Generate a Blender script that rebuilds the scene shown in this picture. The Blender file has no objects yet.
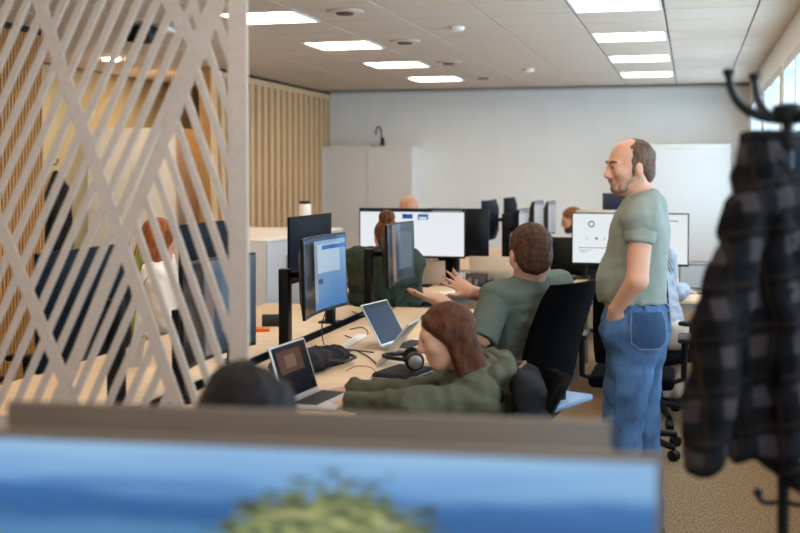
import bpy, bmesh, math, random
import numpy as np
from mathutils import Vector, Matrix
random.seed(7); np.random.seed(7)
R = math.radians
SC = bpy.context.scene
COL = SC.collection

# ------------------------------------------------------------------ camera
FPX = 1111.0
YAW, PIT, CAMZ = R(14.7), R(2.0), 1.63
CYP = 173 + FPX * math.tan(PIT)
CAM = np.array([0.0, 0.0, CAMZ])
FW = np.array([-math.sin(YAW) * math.cos(PIT), math.cos(YAW) * math.cos(PIT), -math.sin(PIT)])
RT = np.array([math.cos(YAW), math.sin(YAW), 0.0])
UP = np.cross(RT, FW)
def ray(px, py): return FW + RT * (px - 400) / FPX + UP * (CYP - py) / FPX
def at(px, py, Z): return CAM + ray(px, py) * Z                      # point at camera depth Z
def on(px, py, h):                                                  # point on the level h
    d = ray(px, py); return CAM + d * (h - CAMZ) / d[2]
def onY(px, py, Y):
    d = ray(px, py); return CAM + d * Y / d[1]
cd = bpy.data.cameras.new('camera'); cam = bpy.data.objects.new('camera', cd); COL.objects.link(cam)
cd.sensor_width = 36; cd.lens = 36 * FPX / 800; cd.shift_y = (CYP - 266.5) / 800
cam.matrix_world = Matrix(((RT[0], UP[0], -FW[0], 0), (RT[1], UP[1], -FW[1], 0), (RT[2], UP[2], -FW[2], CAMZ), (0, 0, 0, 1)))
cd.dof.use_dof = True; cd.dof.focus_distance = 5.6; cd.dof.aperture_fstop = 2.0
cd.clip_start = 0.05
SC.camera = cam

# ------------------------------------------------------------------ world, exposure
w = bpy.data.worlds.new('sky'); SC.world = w; w.use_nodes = True
w.node_tree.nodes['Background'].inputs[0].default_value = (0.60, 0.80, 1.0, 1)
w.node_tree.nodes['Background'].inputs[1].default_value = 5.0
SC.view_settings.view_transform = 'Standard'; SC.view_settings.look = 'None'
SC.view_settings.gamma = 1; SC.view_settings.use_curve_mapping = False
SC.view_settings.exposure = 0.55
LED = 10.0          # ceiling panels
CEIL = 2.75

# ------------------------------------------------------------------ materials
def lin(c):
    if isinstance(c, str): c = [int(c[i:i + 2], 16) / 255 for i in (0, 2, 4)]
    return tuple(x / 12.92 if x <= .04045 else ((x + .055) / 1.055) ** 2.4 for x in c) + (1,)
MATS = {}
def mat(name, col, rough=.6, metal=0, var=0.0, vs=8, bump=0, bs=60, spec=.4, stretch=None):
    if name in MATS: return MATS[name]
    m = bpy.data.materials.new(name); m.use_nodes = True; nt = m.node_tree; N = nt.nodes; L = nt.links
    b = N['Principled BSDF']; c = lin(col)
    b.inputs['Base Color'].default_value = c; b.inputs['Roughness'].default_value = rough
    b.inputs['Metallic'].default_value = metal; b.inputs['Specular IOR Level'].default_value = spec
    if var or bump:
        tc = N.new('ShaderNodeTexCoord'); src = tc.outputs['Object']
        if stretch:
            mp = N.new('ShaderNodeMapping'); mp.inputs['Scale'].default_value = stretch
            L.new(src, mp.inputs[0]); src = mp.outputs[0]
    if var:
        n = N.new('ShaderNodeTexNoise'); n.inputs['Scale'].default_value = vs; n.inputs['Detail'].default_value = 5
        L.new(src, n.inputs['Vector'])
        r = N.new('ShaderNodeValToRGB'); r.color_ramp.elements[0].position = .3; r.color_ramp.elements[1].position = .7
        r.color_ramp.elements[0].color = tuple(x * (1 - var) for x in c[:3]) + (1,)
        r.color_ramp.elements[1].color = tuple(min(1, x * (1 + var)) for x in c[:3]) + (1,)
        L.new(n.outputs[0], r.inputs[0]); L.new(r.outputs[0], b.inputs['Base Color'])
    if bump:
        n2 = N.new('ShaderNodeTexNoise'); n2.inputs['Scale'].default_value = bs; n2.inputs['Detail'].default_value = 3
        L.new(src, n2.inputs['Vector'])
        bp = N.new('ShaderNodeBump'); bp.inputs['Strength'].default_value = bump; bp.inputs['Distance'].default_value = .01
        L.new(n2.outputs[0], bp.inputs['Height']); L.new(bp.outputs[0], b.inputs['Normal'])
    MATS[name] = m
    return m
def emit(name, col, s):
    m = bpy.data.materials.new(name); m.use_nodes = True; nt = m.node_tree; nt.nodes.clear()
    e = nt.nodes.new('ShaderNodeEmission'); e.inputs[0].default_value = lin(col); e.inputs[1].default_value = s
    o = nt.nodes.new('ShaderNodeOutputMaterial'); nt.links.new(e.outputs[0], o.inputs[0]); return m
def math_node(nt, op, a, b=None):
    n = nt.nodes.new('ShaderNodeMath'); n.operation = op
    for i, v in enumerate((a, b)):
        if v is None: continue
        if isinstance(v, (int, float)): n.inputs[i].default_value = v
        else: nt.links.new(v, n.inputs[i])
    return n.outputs[0]
def screen(name, top, bottom, rects=(), rings=(), s=1.0, gloss=.15):
    """a lit display: vertical gradient plus flat rectangles (u0,v0,u1,v1,colour) and rings (u,v,r,t,aspect,colour)"""
    m = bpy.data.materials.new(name); m.use_nodes = True; nt = m.node_tree; N = nt.nodes; L = nt.links
    b = N['Principled BSDF']; b.inputs['Base Color'].default_value = (.006, .006, .008, 1); b.inputs['Roughness'].default_value = gloss; b.inputs['Specular IOR Level'].default_value = .08
    uv = N.new('ShaderNodeUVMap'); sp = N.new('ShaderNodeSeparateXYZ'); L.new(uv.outputs[0], sp.inputs[0])
    U, V = sp.outputs[0], sp.outputs[1]
    mx = N.new('ShaderNodeMix'); mx.data_type = 'RGBA'
    mx.inputs[6].default_value = lin(bottom); mx.inputs[7].default_value = lin(top); L.new(V, mx.inputs[0]); cur = mx.outputs[2]
    masks = []
    for u0, v0, u1, v1, c in rects:
        k = math_node(nt, 'MULTIPLY', math_node(nt, 'MULTIPLY', math_node(nt, 'GREATER_THAN', U, u0), math_node(nt, 'LESS_THAN', U, u1)),
                      math_node(nt, 'MULTIPLY', math_node(nt, 'GREATER_THAN', V, v0), math_node(nt, 'LESS_THAN', V, v1)))
        masks.append((k, c))
    for u, v, r_, t, asp, c in rings:
        du = math_node(nt, 'MULTIPLY', math_node(nt, 'SUBTRACT', U, u), asp); dv = math_node(nt, 'SUBTRACT', V, v)
        d = math_node(nt, 'SQRT', math_node(nt, 'ADD', math_node(nt, 'MULTIPLY', du, du), math_node(nt, 'MULTIPLY', dv, dv)))
        masks.append((math_node(nt, 'LESS_THAN', math_node(nt, 'ABSOLUTE', math_node(nt, 'SUBTRACT', d, r_)), t), c))
    for k, c in masks:
        q = N.new('ShaderNodeMix'); q.data_type = 'RGBA'; L.new(k, q.inputs[0]); L.new(cur, q.inputs[6]); q.inputs[7].default_value = lin(c); cur = q.outputs[2]
    L.new(cur, b.inputs['Emission Color']); b.inputs['Emission Strength'].default_value = s
    return m

# ------------------------------------------------------------------ object helpers
def tag(o, label=None, cat=None, group=None, kind=None):
    if label: o['label'] = label
    if cat: o['category'] = cat
    if group: o['group'] = group
    if kind: o['kind'] = kind
    return o
def thing(name, label, cat, loc=(0, 0, 0), rz=0, group=None):
    o = bpy.data.objects.new(name, None); COL.objects.link(o); o.location = loc; o.rotation_euler = (0, 0, rz)
    o.empty_display_size = .1
    return tag(o, label, cat, group)
def link(name, me, parent=None):
    o = bpy.data.objects.new(name, me); COL.objects.link(o)
    if parent is not None: o.parent = parent
    return o
def rotm(h=0, p=0, roll=0):
    """columns: forward, left, up for a heading h (rad) pitched down by p"""
    f = np.array([math.cos(h) * math.cos(p), math.sin(h) * math.cos(p), -math.sin(p)])
    l = np.array([-math.sin(h), math.cos(h), 0.0]); u = np.cross(f, l)
    if roll: l, u = l * math.cos(roll) + u * math.sin(roll), u * math.cos(roll) - l * math.sin(roll)
    return np.column_stack([f, l, u])
class MB:
    def __init__(s): s.bm = bmesh.new()
    def box(s, c, d, M=None, bev=0, seg=2):
        r = bmesh.ops.create_cube(s.bm, size=1); vs = r['verts']
        for v in vs: v.co = Vector((v.co.x * d[0], v.co.y * d[1], v.co.z * d[2]))
        if bev:
            es = list({e for v in vs for e in v.link_edges})
            q = bmesh.ops.bevel(s.bm, geom=es, offset=bev, segments=seg, profile=.5, affect='EDGES')
            vs = list({v for f in q['faces'] for v in f.verts} | {v for v in vs if v.is_valid})
        M3 = Matrix([list(x) for x in M]) if M is not None else Matrix.Identity(3)
        for v in vs: v.co = M3 @ v.co + Vector(c)
        return s
    def bx(s, x0, x1, y0, y1, z0, z1, bev=0): return s.box(((x0 + x1) / 2, (y0 + y1) / 2, (z0 + z1) / 2), (x1 - x0, y1 - y0, z1 - z0), None, bev)
    def tube(s, pts, r, n=10, cap=True):
        pts = [Vector(p) for p in pts]; rs = r if isinstance(r, (list, tuple)) else [r] * len(pts)
        rings = []; up = None
        for i, p in enumerate(pts):
            t = (pts[min(i + 1, len(pts) - 1)] - pts[max(i - 1, 0)]).normalized()
            if up is None: up = Vector((0, 0, 1)) if abs(t.z) < .9 else Vector((1, 0, 0))
            a = t.cross(up).normalized(); b = a.cross(t).normalized(); up = b
            rings.append([s.bm.verts.new(p + (a * math.cos(2 * math.pi * k / n) + b * math.sin(2 * math.pi * k / n)) * rs[i]) for k in range(n)])
        for i in range(len(rings) - 1):
            for k in range(n): s.bm.faces.new((rings[i][k], rings[i][(k + 1) % n], rings[i + 1][(k + 1) % n], rings[i + 1][k]))
        if cap: s.bm.faces.new(rings[0][::-1]); s.bm.faces.new(rings[-1])
        return s
    def lathe(s, c, prof, n=20):
        """prof: (radius, z) pairs from bottom to top around the vertical through c"""
        c = Vector(c); rings = []
        for r, z in prof:
            rings.append([s.bm.verts.new(c + Vector((max(r, 1e-4) * math.cos(2 * math.pi * k / n), max(r, 1e-4) * math.sin(2 * math.pi * k / n), z))) for k in range(n)])
        for i in range(len(rings) - 1):
            for k in range(n): s.bm.faces.new((rings[i][k], rings[i][(k + 1) % n], rings[i + 1][(k + 1) % n], rings[i + 1][k]))
        s.bm.faces.new(rings[0][::-1]); s.bm.faces.new(rings[-1]); return s
    def ball(s, c, r, n=12):
        q = bmesh.ops.create_uvsphere(s.bm, u_segments=n, v_segments=max(6, n // 2), radius=1)
        rr = r if isinstance(r, (tuple, list)) else (r, r, r)
        for v in q['verts']: v.co = Vector((v.co.x * rr[0], v.co.y * rr[1], v.co.z * rr[2])) + Vector(c)
        return s
    def poly(s, vs, fs):
        q = [s.bm.verts.new(Vector(v)) for v in vs]
        for f in fs: s.bm.faces.new([q[i] for i in f])
        return s
    def build(s, name, m, parent=None, smooth=True, angle=40):
        bmesh.ops.recalc_face_normals(s.bm, faces=s.bm.faces)
        me = bpy.data.meshes.new(name); s.bm.to_mesh(me); s.bm.free(); me.materials.append(m)
        if smooth:
            me.polygons.foreach_set('use_smooth', [True] * len(me.polygons))
            try: me.set_sharp_from_angle(angle=R(angle))
            except Exception: pass
        return link(name, me, parent)
def struct(o, kind='structure'): o['kind'] = kind; return o
def bez(p0, p1, p2, p3, n=12):
    p0, p1, p2, p3 = map(np.array, (p0, p1, p2, p3)); o = []
    for i in range(n + 1):
        t = i / n; o.append(tuple(p0 * (1 - t) ** 3 + 3 * p1 * t * (1 - t) ** 2 + 3 * p2 * t * t * (1 - t) + p3 * t ** 3))
    return o
def copy_tree(o, parent=None):
    c = o.copy(); COL.objects.link(c)
    if parent is not None: c.parent = parent
    for ch in list(o.children): copy_tree(ch, c)
    return c

# ------------------------------------------------------------------ implicit surfaces for bodies and cloth
class Sdf:
    def __init__(s, k=1.0): s.p = []; s.w = []; s.k = k
    def cone(s, a, b, ra, rb=None, k=.02):
        s.p.append(('c', np.array(a, float), np.array(b, float), ra, ra if rb is None else rb, k)) if s.k == 1 else s.p.append(('c', np.array(a, float), np.array(b, float), ra * s.k, (ra if rb is None else rb) * s.k, k)); return s
    def ell(s, c, r, M=None, k=.02):
        s.p.append(('e', np.array(c, float), np.array(r, float) * s.k, np.eye(3) if M is None else M, k)); return s
    def sub(s, c, r, M=None, k=.01):
        s.p.append(('s', np.array(c, float), np.array(r, float) * s.k, np.eye(3) if M is None else M, k)); return s
    def cut(s, p, n, k=.004):
        s.p.append(('p', np.array(p, float), np.array(n, float), k)); return s
    def wrinkle(s, amp, fr, seed=0): s.w.append((amp, fr, seed)); return s
    def mesh(s, h):
        lo = np.full(3, 1e9); hi = -lo
        for q in s.p:
            if q[0] == 'c':
                for pt, rr in ((q[1], q[3]), (q[2], q[4])): lo = np.minimum(lo, pt - rr); hi = np.maximum(hi, pt + rr)
            elif q[0] == 'e':
                e = np.abs(q[3]) @ q[2]; lo = np.minimum(lo, q[1] - e); hi = np.maximum(hi, q[1] + e)
        lo -= .03 + 3 * h; hi += .03 + 3 * h
        n = np.ceil((hi - lo) / h).astype(int) + 1
        X = [lo[i] + h * np.arange(n[i], dtype=np.float32) for i in range(3)]
        Fd = np.full(n, .12, np.float32)
        for q in s.p:
            if q[0] == 'c': mn = np.minimum(q[1] - q[3], q[2] - q[4]); mx = np.maximum(q[1] + q[3], q[2] + q[4]); k = q[5]
            elif q[0] in 'es': e = np.abs(q[3]) @ q[2]; mn = q[1] - e; mx = q[1] + e; k = q[4]
            else: mn = lo; mx = hi; k = q[3]
            mg = k + 3 * h + .012
            i0 = np.clip(np.floor((mn - mg - lo) / h).astype(int), 0, n - 1); i1 = np.clip(np.ceil((mx + mg - lo) / h).astype(int) + 1, 1, n)
            if (i1 <= i0).any(): continue
            sl = tuple(slice(a, b) for a, b in zip(i0, i1))
            G = np.stack(np.meshgrid(*[X[i][sl[i]] for i in range(3)], indexing='ij'), -1)
            if q[0] == 'c':
                a, b = q[1], q[2]; ba = (b - a).astype(np.float32); pa = G - a.astype(np.float32)
                t = np.clip(pa @ ba / max(float(ba @ ba), 1e-9), 0, 1)
                d = np.linalg.norm(pa - t[..., None] * ba, axis=-1) - (q[3] + t * (q[4] - q[3]))
            elif q[0] in 'es':
                l = (G - q[1].astype(np.float32)) @ q[3].astype(np.float32); rr = q[2].astype(np.float32)
                k0 = np.linalg.norm(l / rr, axis=-1); k1 = np.linalg.norm(l / (rr * rr), axis=-1) + 1e-6
                d = k0 * (k0 - 1) / k1
            else: d = (G - q[1].astype(np.float32)) @ q[2].astype(np.float32)
            f = Fd[sl]
            if q[0] in 'ce': hh = np.maximum(k - np.abs(f - d), 0) / k; Fd[sl] = np.minimum(f, d) - hh * hh * k * .25
            else:
                if q[0] == 's': d = -d
                hh = np.maximum(k - np.abs(f - d), 0) / k; Fd[sl] = np.maximum(f, d) + hh * hh * k * .25
        if s.w:
            G = np.stack(np.meshgrid(*X, indexing='ij'), -1)
            for amp, fr, seed in s.w:
                rs = np.random.RandomState(seed)
                for j in range(3):
                    k1 = rs.randn(3).astype(np.float32) * fr; k2 = rs.randn(3).astype(np.float32) * fr * .6
                    Fd += amp / 1.5 * np.sin(G @ k1 + 1.8 * np.sin(G @ k2 + rs.rand() * 6) + rs.rand() * 6)
        S = Fd < 0
        sub = lambda A, d: A[d[0]:A.shape[0] - 1 + d[0], d[1]:A.shape[1] - 1 + d[1], d[2]:A.shape[2] - 1 + d[2]]
        cs = [(i, j, k) for i in (0, 1) for j in (0, 1) for k in (0, 1)]
        cnt = sum(sub(S, c).astype(np.int8) for c in cs); act = (cnt > 0) & (cnt < 8)
        I = np.argwhere(act); idx = np.full(act.shape, -1, np.int64); idx[act] = np.arange(len(I))
        vals = {c: sub(Fd, c)[act] for c in cs}
        acc = np.zeros((len(I), 3)); num = np.zeros(len(I))
        for c in cs:
            for ax in range(3):
                if c[ax]: continue
                c2 = list(c); c2[ax] = 1; a, b = vals[c], vals[tuple(c2)]
                m = (a < 0) != (b < 0); t = np.where(m, a / np.where(m, a - b, 1), 0)
                p = np.tile(np.array(c, float), (len(I), 1)); p[:, ax] += t
                acc[m] += p[m]; num[m] += 1
        V = lo + h * (I + acc / num[:, None])
        faces = []
        for ax in range(3):
            d = [0, 0, 0]; d[ax] = 1
            A = S[tuple(slice(0, -1) if i == ax else slice(1, -1) for i in range(3))]
            B = S[tuple(slice(1, None) if i == ax else slice(1, -1) for i in range(3))]
            E_ = np.argwhere(A != B); 
            if not len(E_): continue
            inside = A[tuple(E_.T)]
            b0 = E_.copy()
            for i in range(3):
                if i != ax: b0[:, i] += 1
            u_, v_ = (ax + 1) % 3, (ax + 2) % 3
            def cell(du, dv):
                q = b0.copy(); q[:, u_] -= du; q[:, v_] -= dv; return idx[tuple(q.T)]
            Q = np.stack([cell(1, 1), cell(0, 1), cell(0, 0), cell(1, 0)], 1)
            Q[~inside] = Q[~inside][:, ::-1]
            faces.append(Q)
        Q = np.concatenate(faces); Q = Q[(Q >= 0).all(1)]
        return V, Q
    def build(s, name, m, parent, h, origin=(0, 0, 0), cat=None):
        V, Q = s.mesh(h); V = V - np.array(origin)
        me = bpy.data.meshes.new(name)
        me.vertices.add(len(V)); me.vertices.foreach_set('co', V.astype(np.float32).ravel())
        me.loops.add(len(Q) * 4); me.loops.foreach_set('vertex_index', Q.astype(np.int32).ravel())
        me.polygons.add(len(Q)); me.polygons.foreach_set('loop_start', np.arange(0, len(Q) * 4, 4, dtype=np.int32))
        me.update(calc_edges=True); me.validate()
        me.polygons.foreach_set('use_smooth', [True] * len(me.polygons)); me.materials.append(m)
        return link(name, me, parent)

# ================================================================== THE ROOM
XL, XR, YB, YF = -4.92, .70, 14.85, -3.0       # slatted wall, window wall, end wall, wall behind the camera
XA = -6.5
wall_m = mat('wall_paint', 'efeee9', .85, var=.02, vs=3)
olive_m = mat('alcove_paint', 'b3a684', .85, var=.03, vs=3)
def carpet():
    m = bpy.data.materials.new('carpet'); m.use_nodes = True; nt = m.node_tree; N = nt.nodes; L = nt.links; b = N['Principled BSDF']
    tc = N.new('ShaderNodeTexCoord'); mp = N.new('ShaderNodeMapping'); mp.inputs['Scale'].default_value = (1, .45, 1); L.new(tc.outputs['Object'], mp.inputs[0])
    n = N.new('ShaderNodeTexNoise'); n.inputs['Scale'].default_value = 130; n.inputs['Detail'].default_value = 4; L.new(mp.outputs[0], n.inputs['Vector'])
    r = N.new('ShaderNodeValToRGB'); e = r.color_ramp.elements; e[0].position = .34; e[0].color = lin('5f4934'); e[1].position = .66; e[1].color = lin('a68a69')
    L.new(n.outputs[0], r.inputs[0]); L.new(r.outputs[0], b.inputs['Base Color']); b.inputs['Roughness'].default_value = .95; b.inputs['Specular IOR Level'].default_value = .1
    bp = N.new('ShaderNodeBump'); bp.inputs['Strength'].default_value = .6; bp.inputs['Distance'].default_value = .004; L.new(n.outputs[0], bp.inputs['Height']); L.new(bp.outputs[0], b.inputs['Normal'])
    return m
struct(MB().bx(XA - .1, XR + .15, YF - .1, YB + .1, -.1, 0).build('floor', carpet()))
ceil = struct(MB().bx(XA - .1, XR + .15, YF - .1, YB + .1, CEIL + .012, CEIL + .15).build('ceiling', mat('ceiling_grid', '75695e', .9)))
struct(MB().bx(XA - .1, XR + .15, YB, YB + .1, 0, CEIL + .012).build('wall_back', wall_m))
struct(MB().bx(XA - .1, XR + .15, YF - .1, YF, 0, CEIL + .012).build('wall_front', wall_m))
struct(MB().bx(XA - .1, XA, YF, YB, 0, CEIL + .012).build('wall_left', olive_m))
# ceiling tiles 60 x 60 cm, lamps every third row in two columns, plus an added fill column
tile_m = mat('ceiling_tile', 'd2c3b3', .95, var=.03, vs=40, bump=.15, bs=250)
led_m = emit('led_diffuser', 'fff1e0', LED); frame_m = mat('lamp_frame', 'eeeae4', .5)
ROW0 = 9.35
tb = MB().box((0, 0, .006), (.601, .586, .012), None, .002, 1); tile0 = tb.build('ceiling_tile', tile_m, ceil)
tme = tile0.data; bpy.data.objects.remove(tile0)
tb = MB().box((0, 0, .006), (.274, .586, .012), None, .002, 1); tile0 = tb.build('ceiling_tile', tile_m, ceil)
tme2 = tile0.data; bpy.data.objects.remove(tile0)
ORD = 'first second third fourth fifth sixth seventh eighth ninth tenth eleventh'.split()
nt_ = 0
big = MB()
for iy in range(-21, 10):
    y = ROW0 + .6 * iy
    if y > YB - .25 or y < YF + .2: continue
    for ix in range(-10, 3):
        x = -.50 + .615 * ix
        if x < XA + .2 or x > XR + .1: continue
        lamp = iy % 3 == 0 and (ix in (0, -4) or ix == -8 and y < 5.0)  # third column is added out of view to brighten the left side
        if lamp:
            t = thing('ceiling_light', '%s LED ceiling panel from the end wall, row %s' % (ORD[(6 - iy) // 3], 'nearer the windows' if ix == 0 else 'over the gap between the monitors' if ix == -4 else 'added unseen by the olive wall'), 'ceiling light', (x, y, CEIL), 0,
                      'LED panels nearer the windows' if ix == 0 else 'LED panels over the monitors' if ix == -4 else 'added LED panels by the olive wall')
            f = MB()
            for sx, sy, dx, dy in ((0, .285, .59, .02), (0, -.285, .59, .02), (.285, 0, .02, .55), (-.285, 0, .02, .55)): f.box((sx, sy, .002), (dx, dy, .016))
            f.build('frame', frame_m, t, False)
            MB().box((0, 0, .005), (.55, .55, .006)).build('diffuser', led_m, t, False)
        elif x > XR - .28: edge_t = link('ceiling_tile', tme2, ceil); edge_t.location = (XR - .138, y, CEIL)
        elif y > 6.0 and nt_ < 270:
            o = link('ceiling_tile', tme, ceil); o.location = (x, y, CEIL); nt_ += 1
        else: big.box((x, y, CEIL + .006), (.601, .592, .012))
bo = big.build('ceiling_tile_field', tile_m, ceil, False); bo['kind'] = 'stuff'
# round air vents / detectors between the lamp rows
for k, (px, py) in enumerate(((345, 11), (405, 41), (449, 62), (483, 77), (457, 27), (529, 69))):
    p = on(px, py, CEIL); big_ = k < 4
    t = thing('ceiling_vent' if big_ else 'smoke_detector', ORD[3 - k] + ' round ceiling vent from the end wall' if big_ else 'small round ceiling detector ' + ('nearest the end wall' if k == 5 else 'farther from the end wall'), 'vent' if big_ else 'detector', (p[0], p[1], CEIL), 0, 'round ceiling vents' if big_ else 'ceiling detectors')
    rr = .13 if big_ else .06
    MB().lathe((0, 0, 0), [(rr * .8, -.03 if not big_ else -.014), (rr, -.01), (rr, 0)]).build('rim', tile_m if big_ else frame_m, t)
    if big_: MB().lathe((0, 0, 0), [(rr * .45, -.026), (rr * .5, -.012)]).build('core', mat('vent_core', '5a4a3e', .8), t)
# right wall with a band of windows
rw = MB(); rw.bx(XR, XR + .15, YF, YB, 0, .85); rw.bx(XR, XR + .15, YF, YB, 2.5, CEIL + .012)
wy = [YF + .3 + 2.45 * i for i in range(8)]
piers = [(YF, wy[0])] + [(y - .3, y) for y in wy[1:]] + [(wy[-1] + 0, YB)]
spans = []
for i in range(7): spans.append((wy[i], wy[i + 1] - .3))
for a, b in piers[1:-1] + [(YF, wy[0]), (wy[7] - .0, YB)]: rw.bx(XR, XR + .15, a, b, .85, 2.5)
struct(rw.build('wall_right', wall_m, None, False))
tan_m = mat('window_timber', 'c3c4c4', .5, var=.03, vs=6)
def glass():
    m = bpy.data.materials.new('window_glass'); m.use_nodes = True; nt = m.node_tree; nt.nodes.clear()
    a = nt.nodes.new('ShaderNodeBsdfTransparent'); a.inputs[0].default_value = (.93, .96, .97, 1); g = nt.nodes.new('ShaderNodeBsdfGlossy'); g.inputs['Roughness'].default_value = .02
    x = nt.nodes.new('ShaderNodeMixShader'); x.inputs[0].default_value = .06; o = nt.nodes.new('ShaderNodeOutputMaterial')
    nt.links.new(a.outputs[0], x.inputs[1]); nt.links.new(g.outputs[0], x.inputs[2]); nt.links.new(x.outputs[0], o.inputs[0]); return m
gl_m = glass()
for i, (a, b) in enumerate(spans):
    f = MB()
    for z0, z1 in ((.85, .92), (2.43, 2.5)): f.bx(XR - .01, XR + .13, a, b, z0, z1)
    for y0, y1 in ((a, a + .06), (b - .06, b), ((a + b) / 2 - .03, (a + b) / 2 + .03)): f.bx(XR - .01, XR + .13, y0, y1, .92, 2.43)
    wo = struct(f.build('window_%d' % (i + 1), tan_m, None, False))
    for y0, y1 in ((a + .06, (a + b) / 2 - .03), ((a + b) / 2 + .03, b - .06)):
        MB().bx(XR + .06, XR + .07, y0, y1, .92, 2.43).build('pane', gl_m, wo, False)
    MB().bx(XR - .06, XR - .012, a, b, .83, .848).build('window_sill', mat('sill', 'e6e2da', .5), wo, False)
bb = MB(); bb.bx(XA, XR - .001, YB - .015, YB - .001, 0, .08); struct(bb.build('baseboard_back', mat('base_white', 'd8d4cc', .6), None, False))
struct(MB().bx(XL, XR, YB - .025, YB - .002, CEIL - .02, CEIL).build('trim_1', mat('trim_white', 'cfc8bd', .6), None, False))
# slatted timber walls
slat_m = mat('pale_batten', 'd9b98f', .55, var=.1, vs=4, stretch=(6, 6, .5)); slat_back = mat('batten_backing', 'a9814f', .7, var=.08, vs=3)
fine_m = mat('oak_slat', 'c58f52', .55, var=.12, vs=5, stretch=(6, 6, .5)); dark_felt = mat('slat_felt', '2a1d12', .9)
Y1 = 10.85
sw = struct(MB().bx(XL - .12, XL, Y1, YB, 0, CEIL).build('wall_slatted', slat_back, None, False))
sb = MB().box((.02, 0, (CEIL - .10) / 2), (.04, .10, CEIL - .10)); so = sb.build('slat', slat_m, sw, False); sme = so.data; bpy.data.objects.remove(so)
y = Y1 + .06
while y < YB - .05:
    o = link('slat', sme, sw); o.location = (XL, y, 0); y += .205
MB().bx(XL + .001, XL + .045, Y1, YB, CEIL - .10, CEIL - .035).build('head_rail', slat_m, sw, False)
MB().bx(XL + .001, XL + .03, Y1, YB, CEIL - .03, CEIL - .002).build('shadow_gap', dark_felt, sw, False)
fw = struct(MB().bx(XL - .14, XL, 5.2, 7.72, 0, CEIL).build('wall_oak_slats', dark_felt, None, False))
sb = MB().box((.006, 0, CEIL / 2 - .02), (.012, .021, CEIL - .06)); so = sb.build('slat', fine_m, fw, False); sme = so.data; bpy.data.objects.remove(so)
y = 5.25
while y < 7.72:
    o = link('slat', sme, fw); o.location = (XL, y, 0); y += .043
spot_m = emit('downlight_lens', 'ffe2bd', 260)
# small alcove lamps
for px, py, wh in ((111, 58, 'above the wardrobe side of the alcove'), (197, 75, 'beside the end of the slatted wall')):
    p = on(px, py, CEIL)
    t = thing('downlight', 'small bright recessed downlight ' + wh, 'ceiling light', (p[0], p[1], CEIL), 0, 'alcove downlights')
    MB().lathe((0, 0, 0), [(.09, -.012), (.105, -.006), (.105, 0)]).build('rim', frame_m, t); MB().lathe((0, 0, 0), [(.075, -.02), (.08, -.012)]).build('lens', spot_m, t)
p = on(143, 24, CEIL)
t = thing('projector', 'black ceiling-mounted box speaker above the lattice side', 'speaker', (p[0], p[1], CEIL), 0)
MB().box((0, 0, -.08), (.2, .2, .12), None, .02).build('body', mat('black_plastic', '0f0f11', .5, spec=.25), t); MB().tube([(0, 0, -.03), (0, 0, 0)], .02).build('mount', MATS['black_plastic'], t)
p = on(161, 27, CEIL)
t = thing('access_point', 'white square wireless access point beside the black ceiling speaker', 'access point', (p[0], p[1], CEIL), 0)
MB().box((0, 0, -.02), (.2, .2, .036), None, .012).build('body', frame_m, t); MB().lathe((0, 0, 0), [(.02, -.044), (.022, -.036)]).build('status_lens', mat('lens_grey', '9a9a98', .3), t)

# ================================================================== FURNITURE
BLK = mat('black_plastic', '0f0f11', .5, spec=.25); BLK2 = mat('black_metal', '0a0a0b', .45, spec=.25)
birch = mat('birch_top', 'dfc09c', .5, var=.07, vs=3, stretch=(1, 8, 1)); white_m = mat('white_laminate', 'ebe8e4', .45)
grey_leg = mat('grey_steel', '9a9a9a', .4, .3)
DZ = .74
def desk(name, label, x0, x1, y0, y1, group, legm=grey_leg):
    t = thing(name, label, 'desk', ((x0 + x1) / 2, (y0 + y1) / 2, 0), 0, group); a, b = (x1 - x0) / 2, (y1 - y0) / 2
    MB().bx(-a, a, -b + .003, b - .003, DZ - .025, DZ, .003).build('worktop', birch, t)
    for sx in (-1, 1):
        for sy in (-1, 1):
            MB().bx(sx * (a - .06) - .025, sx * (a - .06) + .025, sy * (b - .05) - .02, sy * (b - .05) + .02, 0, DZ - .026).build('leg', legm, t, False)
    f = MB()
    if a < b:
        for sx in (-1, 1): f.bx(sx * (a - .06) - .02, sx * (a - .06) + .02, -b + .08, b - .08, DZ - .07, DZ - .026)
    else:
        for sy in (-1, 1): f.bx(-a + .09, a - .09, sy * (b - .05) - .02, sy * (b - .05) + .02, DZ - .07, DZ - .026)
    f.build('frame_rail', legm, t, False); return t
YE = (3.05, 4.45, 5.85, 7.12)
sideA = ['by the woman in the green hoodie', 'in front of the man with raised hands', 'nearest the woman with the hair bun']
for i in range(3):
    desk('bench_desk', 'birch bench desk on the window side %s' % sideA[i], -1.95, -1.2, YE[i], YE[i + 1], 'near bench desks')
    desk('bench_desk', 'birch bench desk opposite the one %s' % sideA[i], -2.8, -2.05, YE[i], YE[i + 1], 'near bench desks')
t = thing('cable_tray', 'black cable tray running along the gap between the near bench desks', 'cable tray', (-2.0, 5.08, 0))
MB().bx(-.045, .045, -2.02, 2.02, .66, .67).bx(-.045, -.04, -2.02, 2.02, .67, .738).bx(.04, .045, -2.02, 2.02, .67, .738).build('channel', BLK2, t, False)
for sy in (-1.9, 0, 1.9): MB().bx(-.03, .03, sy - .02, sy + .02, 0, .66).build('support', BLK2, t, False)
desk('wide_desk', 'birch desk under the wide white web-page monitor', -2.62, -.95, 8.0, 8.8, 'middle desks')
desk('wide_desk', 'birch desk under the wide white dashboard monitor', -.93, .6, 8.0, 8.8, 'middle desks')
desk('wide_desk', 'birch desk behind the dashboard monitor, facing the other way', -.93, .6, 8.84, 9.64, 'middle desks')
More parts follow.
